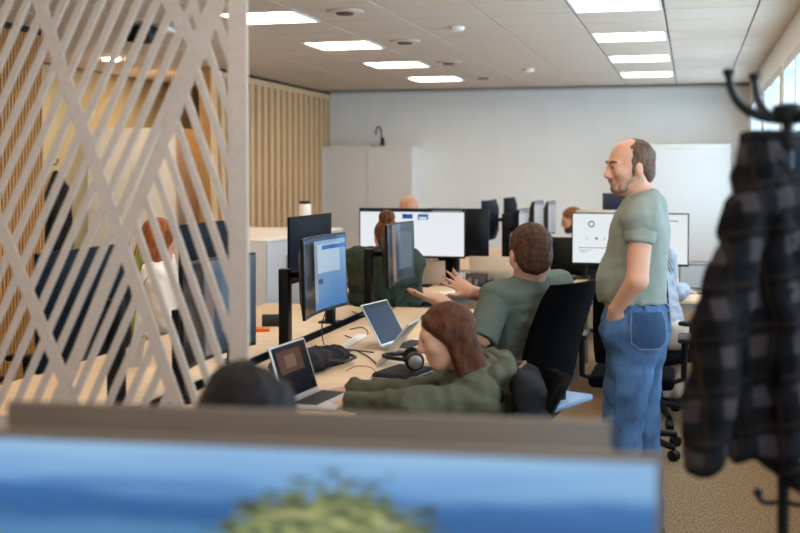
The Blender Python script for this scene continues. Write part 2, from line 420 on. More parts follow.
for i, (a, b) in enumerate(((10.1, 11.5), (11.5, 12.9))):
    desk('bench_desk', 'far birch bench desk at the row of dark monitors, window side, %s' % ('nearer the wide monitors' if i == 0 else 'nearer the end wall'), -1.65, -1.0, a, b, 'far bench desks')
    desk('bench_desk', 'far birch bench desk at the row of dark monitors, slatted-wall side, %s' % ('nearer the wide monitors' if i == 0 else 'nearer the end wall'), -2.45, -1.75, a, b, 'far bench desks')

# ---- tall tambour cabinets on the end wall
def tambour(label, x0, x1, zt=1.97, dep=.45, one=False):
    t = thing('tambour_cabinet', label, 'cabinet', ((x0 + x1) / 2, YB - .018 - dep / 2, 0), 0, 'tall white cabinets on the end wall'); a = (x1 - x0) / 2; d = dep / 2
    b = MB(); b.bx(-a, -a + .02, -d, d, 0, zt); b.bx(a - .02, a, -d, d, 0, zt); b.bx(-a + .02, a - .02, -d, d, zt - .03, zt); b.bx(-a + .02, a - .02, -d, d, 0, .06); b.bx(-a + .02, a - .02, d - .01, d, .06, zt - .03)
    b.build('carcass', white_m, t, False)
    for s0, s1 in ((-a + .022, a - .022),) if one else ((-a + .022, -.004), (.004, a - .022)):
        m = MB(); n = int((s1 - s0) / .022); st = (s1 - s0) / n
        for k in range(n):
            x = s0 + st * k; m.bx(x + .002, x + st - .002, -d + .012, -d + .026, .062, zt - .032)
        m.bx(s0, s1, -d + .022, -d + .03, .062, zt - .032)
        do = m.build('tambour_door', white_m, t, False)
        xh = s1 - .02 if s0 < 0 and s1 < .1 else s0 + .02
        MB().bx(xh - .008, xh + .008, -d - .004, -d + .011, .95, 1.1).build('handle', mat('handle_grey', 'b5b2ae', .4), do, False)
    MB().bx(-a - .006, a + .006, -d - .012, d, zt, zt + .022).build('top_panel', mat('cream_edge', 'e8dfd2', .5), t, False)
    return t
xa = onY(322, 150, YB - .47)[0]; xb = onY(412, 150, YB - .47)[0]
tambour('tall white tambour-door cabinet beside the slatted timber wall', xa, xb)
xc = onY(655, 150, YB - .47)[0]; xd = onY(731, 150, YB - .47)[0]
tambour('tall white tambour-door cabinet near the windows, behind the standing man', xc - .12, xd, one=True)
# black gooseneck gadget on the left cabinet
p = onY(381, 146, YB - .25)
t = thing('gooseneck_lamp', 'small black gooseneck desk lamp on top of the tall white cabinet', 'lamp', (p[0], p[1], 1.992))
MB().lathe((0, 0, 0), [(.05, 0), (.05, .012), (.02, .02)]).build('base', BLK, t)
MB().tube(bez((0, 0, .015), (.03, 0, .3), (-.06, 0, .34), (-.075, 0, .16)), .011).build('neck', BLK, t)
MB().tube([(.03, 0, .0), (.03, 0, .12)], [.02, .016]).build('handset', BLK, t); MB().box((-.1, 0, .008), (.1, .06, .016), None, .006).build('plug', BLK, t)

# ---- white low cabinets in the middle
CX1 = -3.25
for i, (a, b) in enumerate(((8.24, 9.21), (9.23, 10.2))):
    t = thing('low_cabinet', 'waist-high white storage cabinet, %s' % ('the end one with the plain white face' if i == 0 else 'the one with the white canister'), 'cabinet', ((CX1 - 4.4) / 2, (a + b) / 2, 0), 0, 'white low cabinets'); wx = (CX1 + 4.4) / 2; wyy = (b - a) / 2
    MB().bx(-wx, wx - .02, -wyy, wyy, .04, 1.075).build('body', white_m, t, False); MB().bx(-wx + .03, wx - .05, -wyy + .03, wyy - .03, 0, .04).build('plinth', grey_leg, t, False)
    MB().bx(-wx - .005, wx + .005, -wyy, wyy, 1.076, 1.1, .003).build('top_panel', mat('cream_top', 'efe6da', .4), t)
    for s0, s1 in ((-wyy + .005, -.003), (.003, wyy - .005)):
        d = MB().bx(wx - .019, wx, s0, s1, .05, 1.07).build('door', mat('door_grey', 'd3d3d6', .4), t, False)
        yh = s1 - .05 if s0 < -.1 else s0 + .05
        MB().bx(wx + .001, wx + .018, yh - .008, yh + .008, .8, .95).build('handle', grey_leg, d, False)
p = at(305, 214, 10.1); 
t = thing('canister', 'white cylindrical canister with a dark lid on the low cabinet', 'canister', (p[0], p[1], 1.1))
MB().lathe((0, 0, 0), [(.05, 0), (.055, .02), (.055, .24), (.05, .25)]).build('body', mat('cup_white', 'ece5dc', .4), t); MB().lathe((0, 0, 0), [(.053, .251), (.053, .268), (.04, .275)]).build('lid', BLK, t)
# tall white block in the alcove
t = thing('wardrobe', 'tall plain white wardrobe standing in the olive alcove', 'wardrobe', (-5.95, 11.35, 0))
MB().bx(-.54, .54, -.28, .3, .05, 2.12).build('body', white_m, t, False); MB().bx(-.5, .5, -.24, .28, 0, .05).build('plinth', grey_leg, t, False)
for s in (-1, 1):
    d = MB().bx(min(s * .004, s * .535), max(s * .004, s * .535), -.3, -.281, .06, 2.11).build('door', white_m, t, False)
    MB().tube([(s * .04, -.315, 1.0), (s * .04, -.315, 1.15)], .006).build('handle', grey_leg, d)

# ---- monitors
def monitor(name, label, loc, heading, wd, ht, zc, scr, back=BLK2, off=.06, curve=0, tilt=0, stand='post', posth=None, group=None, yo=0, deskz=DZ):
    """local: faces +x; root on the desk"""
    t = thing(name, label, 'monitor', (loc[0], loc[1], deskz), R(heading), group)
    n = 14; ct = math.cos(tilt); sn = math.sin(tilt)
    def P(y, z, d):
        x = (y * y) / (2 * curve) if curve else 0
        x += d; return (off + x * ct - z * sn, yo + y, zc + z * ct + x * sn)
    V = []; Fc = []; ys = [-wd / 2 + wd * i / n for i in range(n + 1)]
    zs = [-ht / 2, -ht * .3, ht * .3, ht / 2]
    for i, y in enumerate(ys):
        for z in zs: V.append(P(y, z, 0))
        for z in zs:
            e = min(1, (1 - abs(2 * y / wd)) * 4) * min(1, (1 - abs(2 * z / ht)) * 2.5); V.append(P(y, z, -.014 - .03 * e))
    m = len(zs)
    for i in range(n):
        a, b = i * 2 * m, (i + 1) * 2 * m
        for j in range(m - 1):
            Fc.append((a + j, b + j, b + j + 1, a + j + 1)); Fc.append((a + m + j, a + m + j + 1, b + m + j + 1, b + m + j))
        Fc.append((a, a + m, b + m, b)); Fc.append((a + m - 1, b + m - 1, b + 2 * m - 1, a + 2 * m - 1))
    for q in (0, n * 2 * m):
        for j in range(m - 1): Fc.append((q + j, q + j + 1, q + m + j + 1, q + m + j))
    MB().poly(V, Fc).build('housing', back, t, True, 30)
    V = []; Fc = []; bz = .009; ys = [-wd / 2 + bz + (wd - 2 * bz) * i / n for i in range(n + 1)]
    for y in ys: V += [P(y, -ht / 2 + bz * 1.8, .0015), P(y, ht / 2 - bz, .0015)]
    for i in range(n): Fc.append((2 * i, 2 * i + 2, 2 * i + 3, 2 * i + 1))
    me = bpy.data.meshes.new('screen'); me.from_pydata(V, [], Fc); uvl = me.uv_layers.new(name='UVMap')
    for pl in me.polygons:
        for li in pl.loop_indices:
            vi = me.loops[li].vertex_index; uvl.data[li].uv = ((vi // 2) / n, vi % 2)
    me.materials.append(scr); me.polygons.foreach_set('use_smooth', [True] * n); link('screen', me, t)
    bx = off - .044
    if stand == 'post':
        ph = posth or zc + .08
        MB().bx(-.025 - .06, .025 - .06, -.03, .03, 0, ph, .004).build('post', BLK2, t)
        MB().tube([(-.06, 0, zc), (min(bx, off - .05), yo, zc)], .02).build('arm', BLK, t); MB().bx(-.11, 0, -.05, .05, 0, .012).build('clamp', BLK, t)
    else:
        MB().box((.0, 0, .007), (.15, .26, .014), None, .005).build('foot', back, t)
        MB().tube([(-.03, 0, .014), (-.02, 0, zc * .6), (bx + .01, yo, zc)], [.028, .024, .02]).build('stand', back, t)
    return t
BLUEBACK = mat('blue_black_shell', '0d111a', .6, spec=.08); SILV = mat('silver_shell', 'b9b6b2', .35, .5)
scrA = screen('screen_blue_window', '8fb4d8', '4f86c2', [(.0, .0, .36, 1, '0a0d14'), (.06, .1, .3, .5, '221c1a'), (.42, .5, .9, .9, 'b9d0e6'), (.55, .82, 1, .88, '2f6fc0'), (.45, .35, .56, .42, '27456e'), (.0, .95, 1, 1, '36577f'), (.36, .1, .44, .9, '93a2b0')], s=.55)  # dark left third is a reflection painted into the screen colour
scrOff = screen('screen_dim', '202a36', '141820', [(.3, .2, .7, .6, '3a3a40')], s=.12)
scrGrey = screen('screen_grey', 'c6cbd0', 'a8adb4', [(.0, .9, 1, 1, '8f959c')], s=.5)
scrPaintedRefl = screen('screen_painted_reflections', '7d93a8', '4a5763', [(0, 0, .35, 1, '27211f'), (.38, 0, .5, 1, 'b49a90'), (.6, .2, .95, .85, '8aa0b4')], s=.3)  # vertical bands are reflections painted as a dim glow
scrWeb = screen('screen_web_page', 'eef3f8', 'f2f6fa', [(0, .945, 1, 1, '1f2a33'), (.41, .8, .51, .9, '2b57a8'), (.41, .86, .45, .9, '0e2f78'), (.56, .78, .66, .9, '2f6ea8'), (.575, .79, .645, .84, 'dfe8ee'), (.7, .955, .98, .985, '8a9096'), (.62, .92, .68, .935, '9fb0bd')], s=.62)
scrDash = screen('screen_dashboard', 'eef4f6', 'f1f6f8', [(.73, .86, .92, .875, '2a3236'), (.05, .3, .45, .312, '4b565c'), (.12, .45, .125, .53, '59656b'), (.2, .47, .222, .52, '59656b'), (.28, .46, .285, .53, '59656b'), (.06, .24, .16, .26, 'b9c2c6'), (.06, .2, .12, .22, 'c7cfd2')],
                 [(.165, .79, .055, .012, 2.3, '4a6b84')], s=.62)
# facing the window side (screens visible)
monitor('ultrawide_monitor', 'black curved monitor with bright blue window, facing the man with raised hands', (-1.87, 5.13), 0, .66, .385, .385, scrA, off=.08, curve=1.6, tilt=.03, posth=.42, yo=.12)
monitor('ultrawide_monitor', 'curved monitor with painted grey reflections standing before the bun-haired woman', (-1.87, 6.6), 0, .66, .385, .385, scrPaintedRefl, off=.08, curve=1.4, tilt=.03, posth=.42, yo=.12)
monitor('ultrawide_monitor', 'black curved monitor partly hidden behind the right post of the lattice', (-1.86, 3.95), 0, .68, .385, .37, scrPaintedRefl, off=.08, curve=1.6, posth=.36)
# facing the slatted wall (dark backs visible)
monitor('desk_monitor', 'dark blue-black monitor back rising behind the bright blue screen', (-2.13, 6.26), 180, .75, .38, .45, scrOff, BLUEBACK, off=.07, posth=.42)
monitor('desk_monitor', 'dark blue monitor back seen through the lattice beside the reddish-haired person', (-2.13, 4.82), 180, .62, .38, .47, scrOff, BLUEBACK, off=.07, posth=.42)
monitor('desk_monitor', 'large dark navy monitor back seen through the lattice near the oak slats', (-2.13, 3.72), 180, .66, .42, .40, scrOff, BLUEBACK, off=.07, posth=.42)
# middle desks
zw = at(411, 233, 8.65)[2] - DZ
monitor('ultrawide_monitor', 'wide monitor showing a white web page with small blue thumbnails', ((-2.53 - 1.68) / 2, 8.47), 270, .85, .385, zw, scrWeb, off=.09, stand='foot', curve=0)
zw2 = at(630, 237, 8.5)[2] - DZ
monitor('ultrawide_monitor', 'wide monitor showing a white dashboard page behind the standing man', (-.44, 8.45), 270, .85, .39, zw2, scrDash, off=.09, stand='foot')
p = onY(487, 232, 8.6)
monitor('desk_monitor', 'plain black monitor back showing at the edge of the white web-page monitor', (p[0] - .25, 8.66), 90, .5, .385, p[2] - DZ - .012, scrOff, BLK2, off=.03, stand='foot')
p = at(580, 257, 9.3)
monitor('desk_monitor', 'low plain black monitor back left of the dashboard screen', (p[0] + .04, p[1] + .06), 90, .6, .32, p[2] - DZ + .0, scrOff, BLK2, off=.02, stand='foot')
p = at(615, 226, 9.0)
monitor('desk_monitor', 'beige-backed monitor peeking above the dashboard screen', (p[0], 8.95), 90, .6, .34, 1.165 - DZ, scrOff, mat('beige_shell', 'c9b59d', .5), off=.06, stand='foot')
p = at(613, 202, 9.45)
monitor('desk_monitor', 'dark navy monitor back just under the chin of the standing man', (p[0] + .03, 9.42), 60, .3, .34, 1.29 - DZ, scrOff, mat('navy_shell', '1a2a4a', .4), off=.05, stand='foot')
# far bench pairs
for lab, x, y, hd, sc, zc_, wd in (('first dark monitor back at the near end of the far bench', -1.80, 10.62, 180, scrOff, .44, .7), ('second dark monitor back along the far bench', -1.80, 11.8, 180, scrOff, .44, .62),
                               ('grey-lit monitor on the far bench closest to the wide monitors', -1.62, 10.42, 0, scrGrey, .36, .6), ('grey-lit monitor in the middle of the far bench', -1.62, 11.4, 0, scrGrey, .41, .7), ('grey-lit monitor on the far bench closest to the end wall', -1.62, 12.55, 0, scrGrey, .38, .66)):
    monitor('desk_monitor', lab, (x, y), hd, wd, .38, zc_, sc, BLUEBACK if hd else BLK2, off=.06, curve=1.3, posth=.5)
# foreground pair: the wide one with the landscape wallpaper and the one behind it
def wallpaper():
    m = bpy.data.materials.new('screen_landscape'); m.use_nodes = True; nt = m.node_tree; N = nt.nodes; L = nt.links; b = N['Principled BSDF']
    b.inputs['Base Color'].default_value = (.01, .01, .012, 1); b.inputs['Roughness'].default_value = .35
    uv = N.new('ShaderNodeUVMap'); sp = N.new('ShaderNodeSeparateXYZ'); L.new(uv.outputs[0], sp.inputs[0])
    mp = N.new('ShaderNodeMapping'); mp.inputs['Scale'].default_value = (2.2, 9, 1); L.new(uv.outputs[0], mp.inputs[0])
    n = N.new('ShaderNodeTexNoise'); n.inputs['Scale'].default_value = 1.6; n.inputs['Detail'].default_value = 3; L.new(mp.outputs[0], n.inputs['Vector'])
    v = math_node(nt, 'ADD', sp.outputs[1], math_node(nt, 'MULTIPLY', math_node(nt, 'SUBTRACT', n.outputs[0], .5), .18))
    r = N.new('ShaderNodeValToRGB'); e = r.color_ramp.elements; e[0].position = .5; e[0].color = lin('2f6e9e'); e[1].position = 1; e[1].color = lin('8fb8dd')
    for ps, c in ((.66, '4a83b0'), (.72, '1b5a96'), (.80, '2a66a4'), (.87, '6c9fd0')): q = e.new(ps); q.color = lin(c)
    L.new(v, r.inputs[0])
    n2 = N.new('ShaderNodeTexNoise'); n2.inputs['Scale'].default_value = 30; n2.inputs['Detail'].default_value = 5; L.new(uv.outputs[0], n2.inputs['Vector'])
    r2 = N.new('ShaderNodeValToRGB'); e = r2.color_ramp.elements; e[0].position = .38; e[0].color = lin('2c3a33'); e[1].position = .68; e[1].color = lin('cfc884'); q = e.new(.52); q.color = lin('75834f')
    L.new(n2.outputs[0], r2.inputs[0])
    du = math_node(nt, 'MULTIPLY', math_node(nt, 'SUBTRACT', sp.outputs[0], .535), 1.9); dv = math_node(nt, 'SUBTRACT', sp.outputs[1], .53)
    d = math_node(nt, 'SQRT', math_node(nt, 'ADD', math_node(nt, 'MULTIPLY', du, du), math_node(nt, 'MULTIPLY', dv, dv)))
    d = math_node(nt, 'ADD', d, math_node(nt, 'MULTIPLY', math_node(nt, 'SUBTRACT', n2.outputs[0], .5), .5))
    k = math_node(nt, 'LESS_THAN', d, .34)
    mx = N.new('ShaderNodeMix'); mx.data_type = 'RGBA'; L.new(k, mx.inputs[0]); L.new(r.outputs[0], mx.inputs[6]); L.new(r2.outputs[0], mx.inputs[7])
    L.new(mx.outputs[2], b.inputs['Emission Color']); b.inputs['Emission Strength'].default_value = .68; return m
TAUPE = mat('taupe_shell', '5e4e42', .55)
ZM = 1.40
pL = at(-22, 430, ZM + .12); pR = at(664, 457, ZM - .02); mid = (pL + pR) / 2; dx_ = pR - pL
hd = math.degrees(math.atan2(dx_[1], dx_[0])) - 90; wid = math.hypot(dx_[0], dx_[1])
fx, fy = math.cos(R(hd)), math.sin(R(hd))
FDZ = .80
hgt = .37
desk('sit_stand_desk', 'foreground desk under the landscape-wallpaper monitor', mid[0] - .95, mid[0] + .5, mid[1] - .55, mid[1] + .2, 'foreground desks').location.z = FDZ - DZ
desk('sit_stand_desk', 'foreground desk of the dark-haired person behind the landscape monitor', mid[0] - .95, mid[0] + .5, mid[1] + .23, mid[1] + .66, 'foreground desks').location.z = FDZ - DZ
monitor('ultrawide_monitor', 'large foreground monitor with a blue sea and flowering plant wallpaper', (mid[0] - fx * .09, mid[1] - fy * .09), hd, wid, hgt, mid[2] - hgt / 2 - FDZ, wallpaper(), TAUPE, off=.09, stand='foot', deskz=FDZ)
ZN = 1.70
qL = at(4, 404, ZN + .1); qR = at(610, 416, ZN); mq = (qL + qR) / 2
monitor('ultrawide_monitor', 'taupe-edged monitor back rising just behind the landscape screen', (mq[0] + fx * .06, mq[1] + fy * .06), hd + 180, float(np.linalg.norm(qR - qL)), .36, mq[2] - .18 - FDZ, scrOff, TAUPE, off=.06, stand='foot', deskz=FDZ)

# ---- laptops
def laptop(label, loc, heading, scr, wd=.31, dp=.215, open_=105, shell=SILV, z=DZ, lift=0):
    t = thing('laptop', label, 'laptop', (loc[0], loc[1], z), R(heading))
    MB().box((0, 0, .009), (dp, wd, .014), None, .004).build('base', shell, t)
    MB().box((-.03, 0, .0168), (.1, wd * .88, .0016)).build('keyboard', BLK, t, False); MB().box((.065, 0, .0166), (.065, .1, .0012)).build('trackpad', mat('trackpad', 'a5a3a0', .3), t, False)
    a = R(open_ - 90); ux, uz = -math.sin(a), math.cos(a); M = np.column_stack([(uz, 0, -ux), (0, 1, 0), (ux, 0, uz)])
    h0 = np.array((-dp / 2, 0, .018))
    l = MB().box(h0 + np.array((ux, 0, uz)) * dp / 2, (.007, wd, dp), M, .003).build('lid', shell, t)
    me = bpy.data.meshes.new('screen'); n = np.array((uz, 0, -ux)) * .0042; V = []
    for yy, s in ((-1, .05), (1, .05), (1, .97), (-1, .97)): V.append(tuple(h0 + np.array((ux, 0, uz)) * dp * s + np.array((0, yy * wd * .47, 0)) + n))
    me.from_pydata(V, [], [(0, 1, 2, 3)]); u = me.uv_layers.new(name='UVMap')
    for i, c in enumerate(((0, 0), (1, 0), (1, 1), (0, 1))): u.data[i].uv = c
    me.materials.append(scr); link('screen', me, l); return t
scrLap = screen('laptop_painted_reflection', '3a3436', '14151a', [(.1, .45, .8, .9, '7d5b49'), (.3, .55, .6, .8, 'a58570')], s=.3, gloss=.1)  # brown patches are reflections painted into the screen's faint glow
scrNavy = screen('laptop_navy', '24405f', '20344f', [(.0, .9, 1, 1, '1a2c44')], s=.4, gloss=.3)
scrPale = screen('laptop_pale', 'c9d2d6', 'b6c0c6', [(.05, .85, .95, .93, '8f9aa0')], s=.5)
p = on(303, 402, DZ); laptop('open silver laptop with reflections painted on its dark screen in front of the hooded woman', (p[0] + .09, p[1] + .02), -6, scrLap, open_=108)
p = on(391, 350, DZ); laptop('open laptop with a plain navy screen beside the headphones', (p[0] + .10, p[1] + .10), -10, scrNavy, open_=120, dp=.235)
# silver closed laptop leaning
t = thing('notebook_computer', 'closed thin silver laptop propped up slanting against the navy-screen laptop', 'laptop', (on(384, 358, DZ)[0] + .045, on(384, 358, DZ)[1] - .17, DZ), R(-2))
M = np.array(rotm(0, R(-52))); 
MB().box((.07, 0, .105), (.25, .18, .013), M, .004).build('shell', SILV, t); MB().box((.07 - .0058, 0, .105 + .0045), (.03, .03, .0006), M).build('emblem', mat('trackpad', 'a5a3a0', .3), t)
p = on(683, 290, DZ); laptop('small black-edged open laptop with a pale screen near the plaid shirt', (on(697, 293, DZ)[0], on(697, 293, DZ)[1]), 262, scrPale, wd=.30, dp=.21, open_=100, shell=mat('graphite', '3a3a3c', .4, .4))
laptop('open silver laptop seen from behind beside the black docking box', (at(500, 270, 9.0)[0], 8.63), 90, scrOff, wd=.34, dp=.235, open_=104, shell=mat('champagne', 'd5bfa6', .4, .2))
laptop('champagne laptop lid seen under the wide web-page monitor', (at(438, 270, 9.0)[0], 8.69), 90, scrOff, wd=.2, dp=.18, open_=100, shell=MATS['champagne'])

# ---- office chairs
fab = mat('black_mesh_fabric', '060607', .9, spec=.05, bump=.3, bs=400)
def chair(label, loc, heading, seatm=fab, backm=fab, recl=.12, bw=.46, bh=.56, shell=None, group='black office chairs', zs=.47):
    t = thing('office_chair', label, 'chair', (loc[0], loc[1], 0), R(heading), group)
    MB().box((.02, 0, zs - .035), (.48, .48, .07), None, .03, 3).build('seat', seatm, t)
    s = MB(); n, m = 8, 8; V = []; Fc = []
    for side in (0, 1):
        for i in range(n + 1):
            for j in range(m + 1):
                y = (i / n - .5) * bw; v = j / m; z = zs + .08 + v * bh
                wy_ = 1 - .12 * (v - .4) ** 2 * 2 - (.10 if j == m else .03 if j == 0 else 0)
                x = -.25 - recl * v + .05 * math.sin(v * math.pi) * .4 + (2 * y / bw) ** 2 * .045 - (side * .032)
                V.append((x, y * wy_, z))
    N_ = (n + 1) * (m + 1); q = lambda s_, i, j: s_ * N_ + i * (m + 1) + j
    for i in range(n):
        for j in range(m):
            Fc.append((q(0, i, j), q(0, i + 1, j), q(0, i + 1, j + 1), q(0, i, j + 1))); Fc.append((q(1, i, j), q(1, i, j + 1), q(1, i + 1, j + 1), q(1, i + 1, j)))
        for j in (0, m): Fc.append((q(0, i, j), q(0, i + 1, j), q(1, i + 1, j), q(1, i, j)))
    for j in range(m):
        for i in (0, n): Fc.append((q(0, i, j), q(0, i, j + 1), q(1, i, j + 1), q(1, i, j)))
    s.poly(V, Fc).build('backrest', backm, t, True, 60)
    MB().tube([(0, 0, zs - .09), (-.22, 0, zs - .08), (-.30, 0, zs + .0), (-.31, 0, zs + .12)], [.03, .028, .025, .02]).build('back_support', BLK, t)
    for sy in (-1, 1):
        a = MB().tube([(-.02, sy * .2, zs - .06), (-.02, sy * .29, zs - .03), (-.03, sy * .295, zs + .19)], [.018, .018, .02]).build('armrest', BLK, t)
        MB().box((.0, sy * .295, zs + .205), (.26, .08, .03), None, .012).build('arm_pad', BLK, a)
    MB().tube([(0, 0, .1), (0, 0, zs - .06)], [.03, .025]).build('column', BLK2, t)
    if shell: MB().box((-.12, 0, zs + .012), (.5, .40, .03), None, .012).build('seat_shell', shell, t)
    for k in range(5):
        a = 2 * math.pi * k / 5 + .3; c, s_ = math.cos(a), math.sin(a)
        l = MB().tube([(0, 0, .12), (c * .3, s_ * .3, .075)], [.03, .018], 8).build('leg', BLK, t)
        MB().tube([(c * .3 - s_ * .022, s_ * .3 + c * .022, .032), (c * .3 + s_ * .022, s_ * .3 - c * .022, .032)], .031, 12).tube([(c * .3, s_ * .3, .04), (c * .3, s_ * .3, .08)], .01, 8).build('caster', BLK, l)
    return t
chair('black high-backed office chair under the seated man with raised hands', (-.86, 5.28), 158, shell=mat('pale_blue_shell', '8fa9c2', .4), bw=.5, bh=.50, recl=.15, zs=.55)
chair('office chair draped with a dark puffer jacket, under the hooded woman', (-.83, 4.16), 192, bh=.3)
chair('empty black office chair at the middle desk beside the standing man', (at(633, 330, 6.5)[0], at(633, 330, 6.5)[1]), 90, bw=.42)
chair('black office chair holding the striped-shirt person', (-.2, 7.5), 52, bh=.4)
chair('low-backed office chair under the woman with the hair bun', (at(383, 300, 7.75)[0], at(383, 300, 7.75)[1]), 98, bh=.2, bw=.36)
chair('office chair of the reddish-haired person behind the lattice', (-3.12, 5.9), 0)
chair('office chair of the bald person behind the web-page monitor', (-2.28, 9.5), 272)
chair('office chair of the bearded person at the far bench', (-.72, 11.05), 180)
chair('office chair of the dark-haired person behind the foreground monitors', (at(250, 400, 2.3)[0], at(250, 400, 2.3)[1] + .05), hd + 180)

# ================================================================== PEOPLE
skin = mat('skin_light', 'c48f72', .55, var=.06, vs=18, bump=.08, bs=120); skin2 = mat('skin_pale', 'd0a087', .55, var=.05, vs=18)
eye_m = mat('eye_dark', '20181a', .2); lip_m = mat('lip', 'b07868', .5)
def hairm(name, c): return mat(name, c, .6, var=.5, vs=60, bump=.5, bs=170, stretch=(1, 1, .15), spec=.15)
def add_head(B, c, M, s=1.0, neck=None, fat=1.0):
    """head about 0.235 m tall centred at c; M columns forward, left, up"""
    P = lambda x, y, z: c + M @ (np.array((x, y, z)) * s)
    B.ell(P(-.012, 0, .035), np.array((.098, .078, .086)) * s, M, .02)
    B.ell(P(.03, 0, -.03), np.array((.062, .060 * fat, .082)) * s, M, .04)
    B.ell(P(.058, 0, -.095), np.array((.026, .026 * fat, .022)) * s, M, .025)
    for q in (-1, 1):
        B.cone(P(-.02, q * .058 * fat, -.05), P(.05, q * .022, -.098), .018 * s, .018 * s, .03)
        B.ell(P(.062, q * .042, -.02), np.array((.026, .024, .024)) * s, M, .02)
        B.ell(P(-.008, q * .080, -.012), np.array((.020, .0085, .033)) * s, M @ rotm(0, 0, 0), .006)
        B.sub(P(.098, q * .032, .006), np.array((.016, .019, .012)) * s, M, .014)
        B.ell(P(.083, q * .032, .004), np.array((.011, .014, .010)) * s, M, .006)
        B.ell(P(.098, q * .013, -.036), np.array((.012, .009, .008)) * s, M, .008)
        B.cone(P(.090, q * .014, .026), P(.078, q * .048, .022), .009 * s, .008 * s, .014)
    B.cone(P(.092, 0, .016), P(.113, 0, -.026), .009 * s, .012 * s, .014)
    B.ell(P(.088, 0, -.058), np.array((.011, .024, .006)) * s, M, .006); B.ell(P(.085, 0, -.070), np.array((.011, .021, .007)) * s, M, .006)
    if neck is not None: B.cone(P(-.018, 0, -.05), neck, .052 * s, .06 * s, .03)
    return P
def add_hand(B, w, d, n, side=1, spread=.25, curl=.25, s=1.0):
    """palm from wrist w along d, palm normal n (pointing out of the palm); side +1 puts the thumb at d x n"""
    d = np.array(d, float); d /= np.linalg.norm(d); n = np.array(n, float); n -= d * (n @ d); n /= np.linalg.norm(n); a = np.cross(d, n) * side
    P = lambda x, y, z: w + (d * x + a * y + n * z) * s
    Mh = np.column_stack([d, a, n])
    B.ell(P(.05, 0, 0), np.array((.054, .042, .017)) * s, Mh, .015)
    B.cone(w, P(.03, 0, 0), .026 * s, .024 * s, .02)
    for y, L, an in ((.030, .070, spread * .9), (.010, .080, spread * .25), (-.011, .074, -spread * .35), (-.030, .058, -spread)):
        p0 = P(.082, y, 0); dr = np.array((math.cos(an), math.sin(an)))
        c1, c2 = curl * .5, curl * 1.3
        p1 = P(.09 + dr[0] * L * .5 * math.cos(c1), y + dr[1] * L * .5, L * .5 * math.sin(c1))
        p2 = P(.09 + dr[0] * L * (.5 * math.cos(c1) + .5 * math.cos(c2)), y + dr[1] * L, L * (.5 * math.sin(c1) + .5 * math.sin(c2)))
        B.cone(p0, p1, .0095 * s, .0088 * s, .005); B.cone(p1, p2, .0088 * s, .0072 * s, .003)
    p0 = P(.028, .028, .004); p1 = P(.058, .062, .014); p2 = P(.088, .075, .02)
    B.cone(p0, p1, .014 * s, .0105 * s, .012); B.cone(p1, p2, .0105 * s, .0085 * s, .003)
def frame(fwd_h, pel, neck):
    u = neck - pel; u = u / np.linalg.norm(u); f = np.array((math.cos(fwd_h), math.sin(fwd_h), 0.0)); f = f - u * (f @ u); f /= np.linalg.norm(f)
    return np.column_stack([f, np.cross(u, f), u])
def add_torso(B, pel, neck, shL, shR, T, g=0, chest=(.115, .165), belly=(.115, .15), hips=(.125, .17), bf=0.0, k=.06):
    L = np.linalg.norm(neck - pel); P = lambda x, y, z: pel + T @ np.array((x, y, z * L))
    B.ell(P(0, 0, .66), (chest[0] + g, chest[1] + g, .17 + g), T, k); B.ell(P(bf, 0, .30), (belly[0] + g, belly[1] + g, .17 + g), T, k); B.ell(P(0, 0, .02), (hips[0] + g, hips[1] + g, .12 + g), T, k)
    nb = P(-.015, 0, .94)
    for sh in (shL, shR):
        B.cone(nb, sh, .055 + g, .058 + g, .05); B.cone(P(0, 0, .72), sh, .07 + g, .05 + g, .06)
def add_arm(B, sh, el, wr, g=0, r=(.055, .043, .028), frac=1.0, fore=1.0, flare=0):
    if frac < 1: B.cone(sh, sh + (el - sh) * frac, r[0] + g, r[1] + g + flare, .03); return
    B.cone(sh, el, r[0] + g, r[1] + g, .03)
    if fore > 0: B.cone(el, el + (wr - el) * fore, r[1] + g, r[1] + (r[2] - r[1]) * fore + g + flare, .015)
def add_leg(B, hip, kn, an, g=0, r=(.088, .060, .042), flare=0): B.cone(hip, kn, r[0] + g, r[1] + g, .04); B.cone(kn, an, r[1] + g, r[2] + g + flare, .02)
def shoe(root, o, an, fwd, m):
    s = Sdf(); f = np.array((math.cos(fwd), math.sin(fwd), 0)); b = np.array((an[0], an[1], 0.045))
    s.cone(b - f * .05, b + f * .14, .042, .036, .02).cone(b, an, .045, .045, .02).cut((0, 0, .002), (0, 0, -1)); s.build('shoe', m, root, .012, o)
def eyes(root, o, P, s=1.0):
    for q in (-1, 1): MB().ball(P(.0905, q * .032, .005) - np.array(o), (.006 * s, .006 * s, .005 * s), 8).build('eye', eye_m, root)
shoe_m = mat('shoe_dark', '2a2624', .6)
def side(h): return np.array((-math.sin(h), math.cos(h), 0.0))
def fwdv(h): return np.array((math.cos(h), math.sin(h), 0.0))

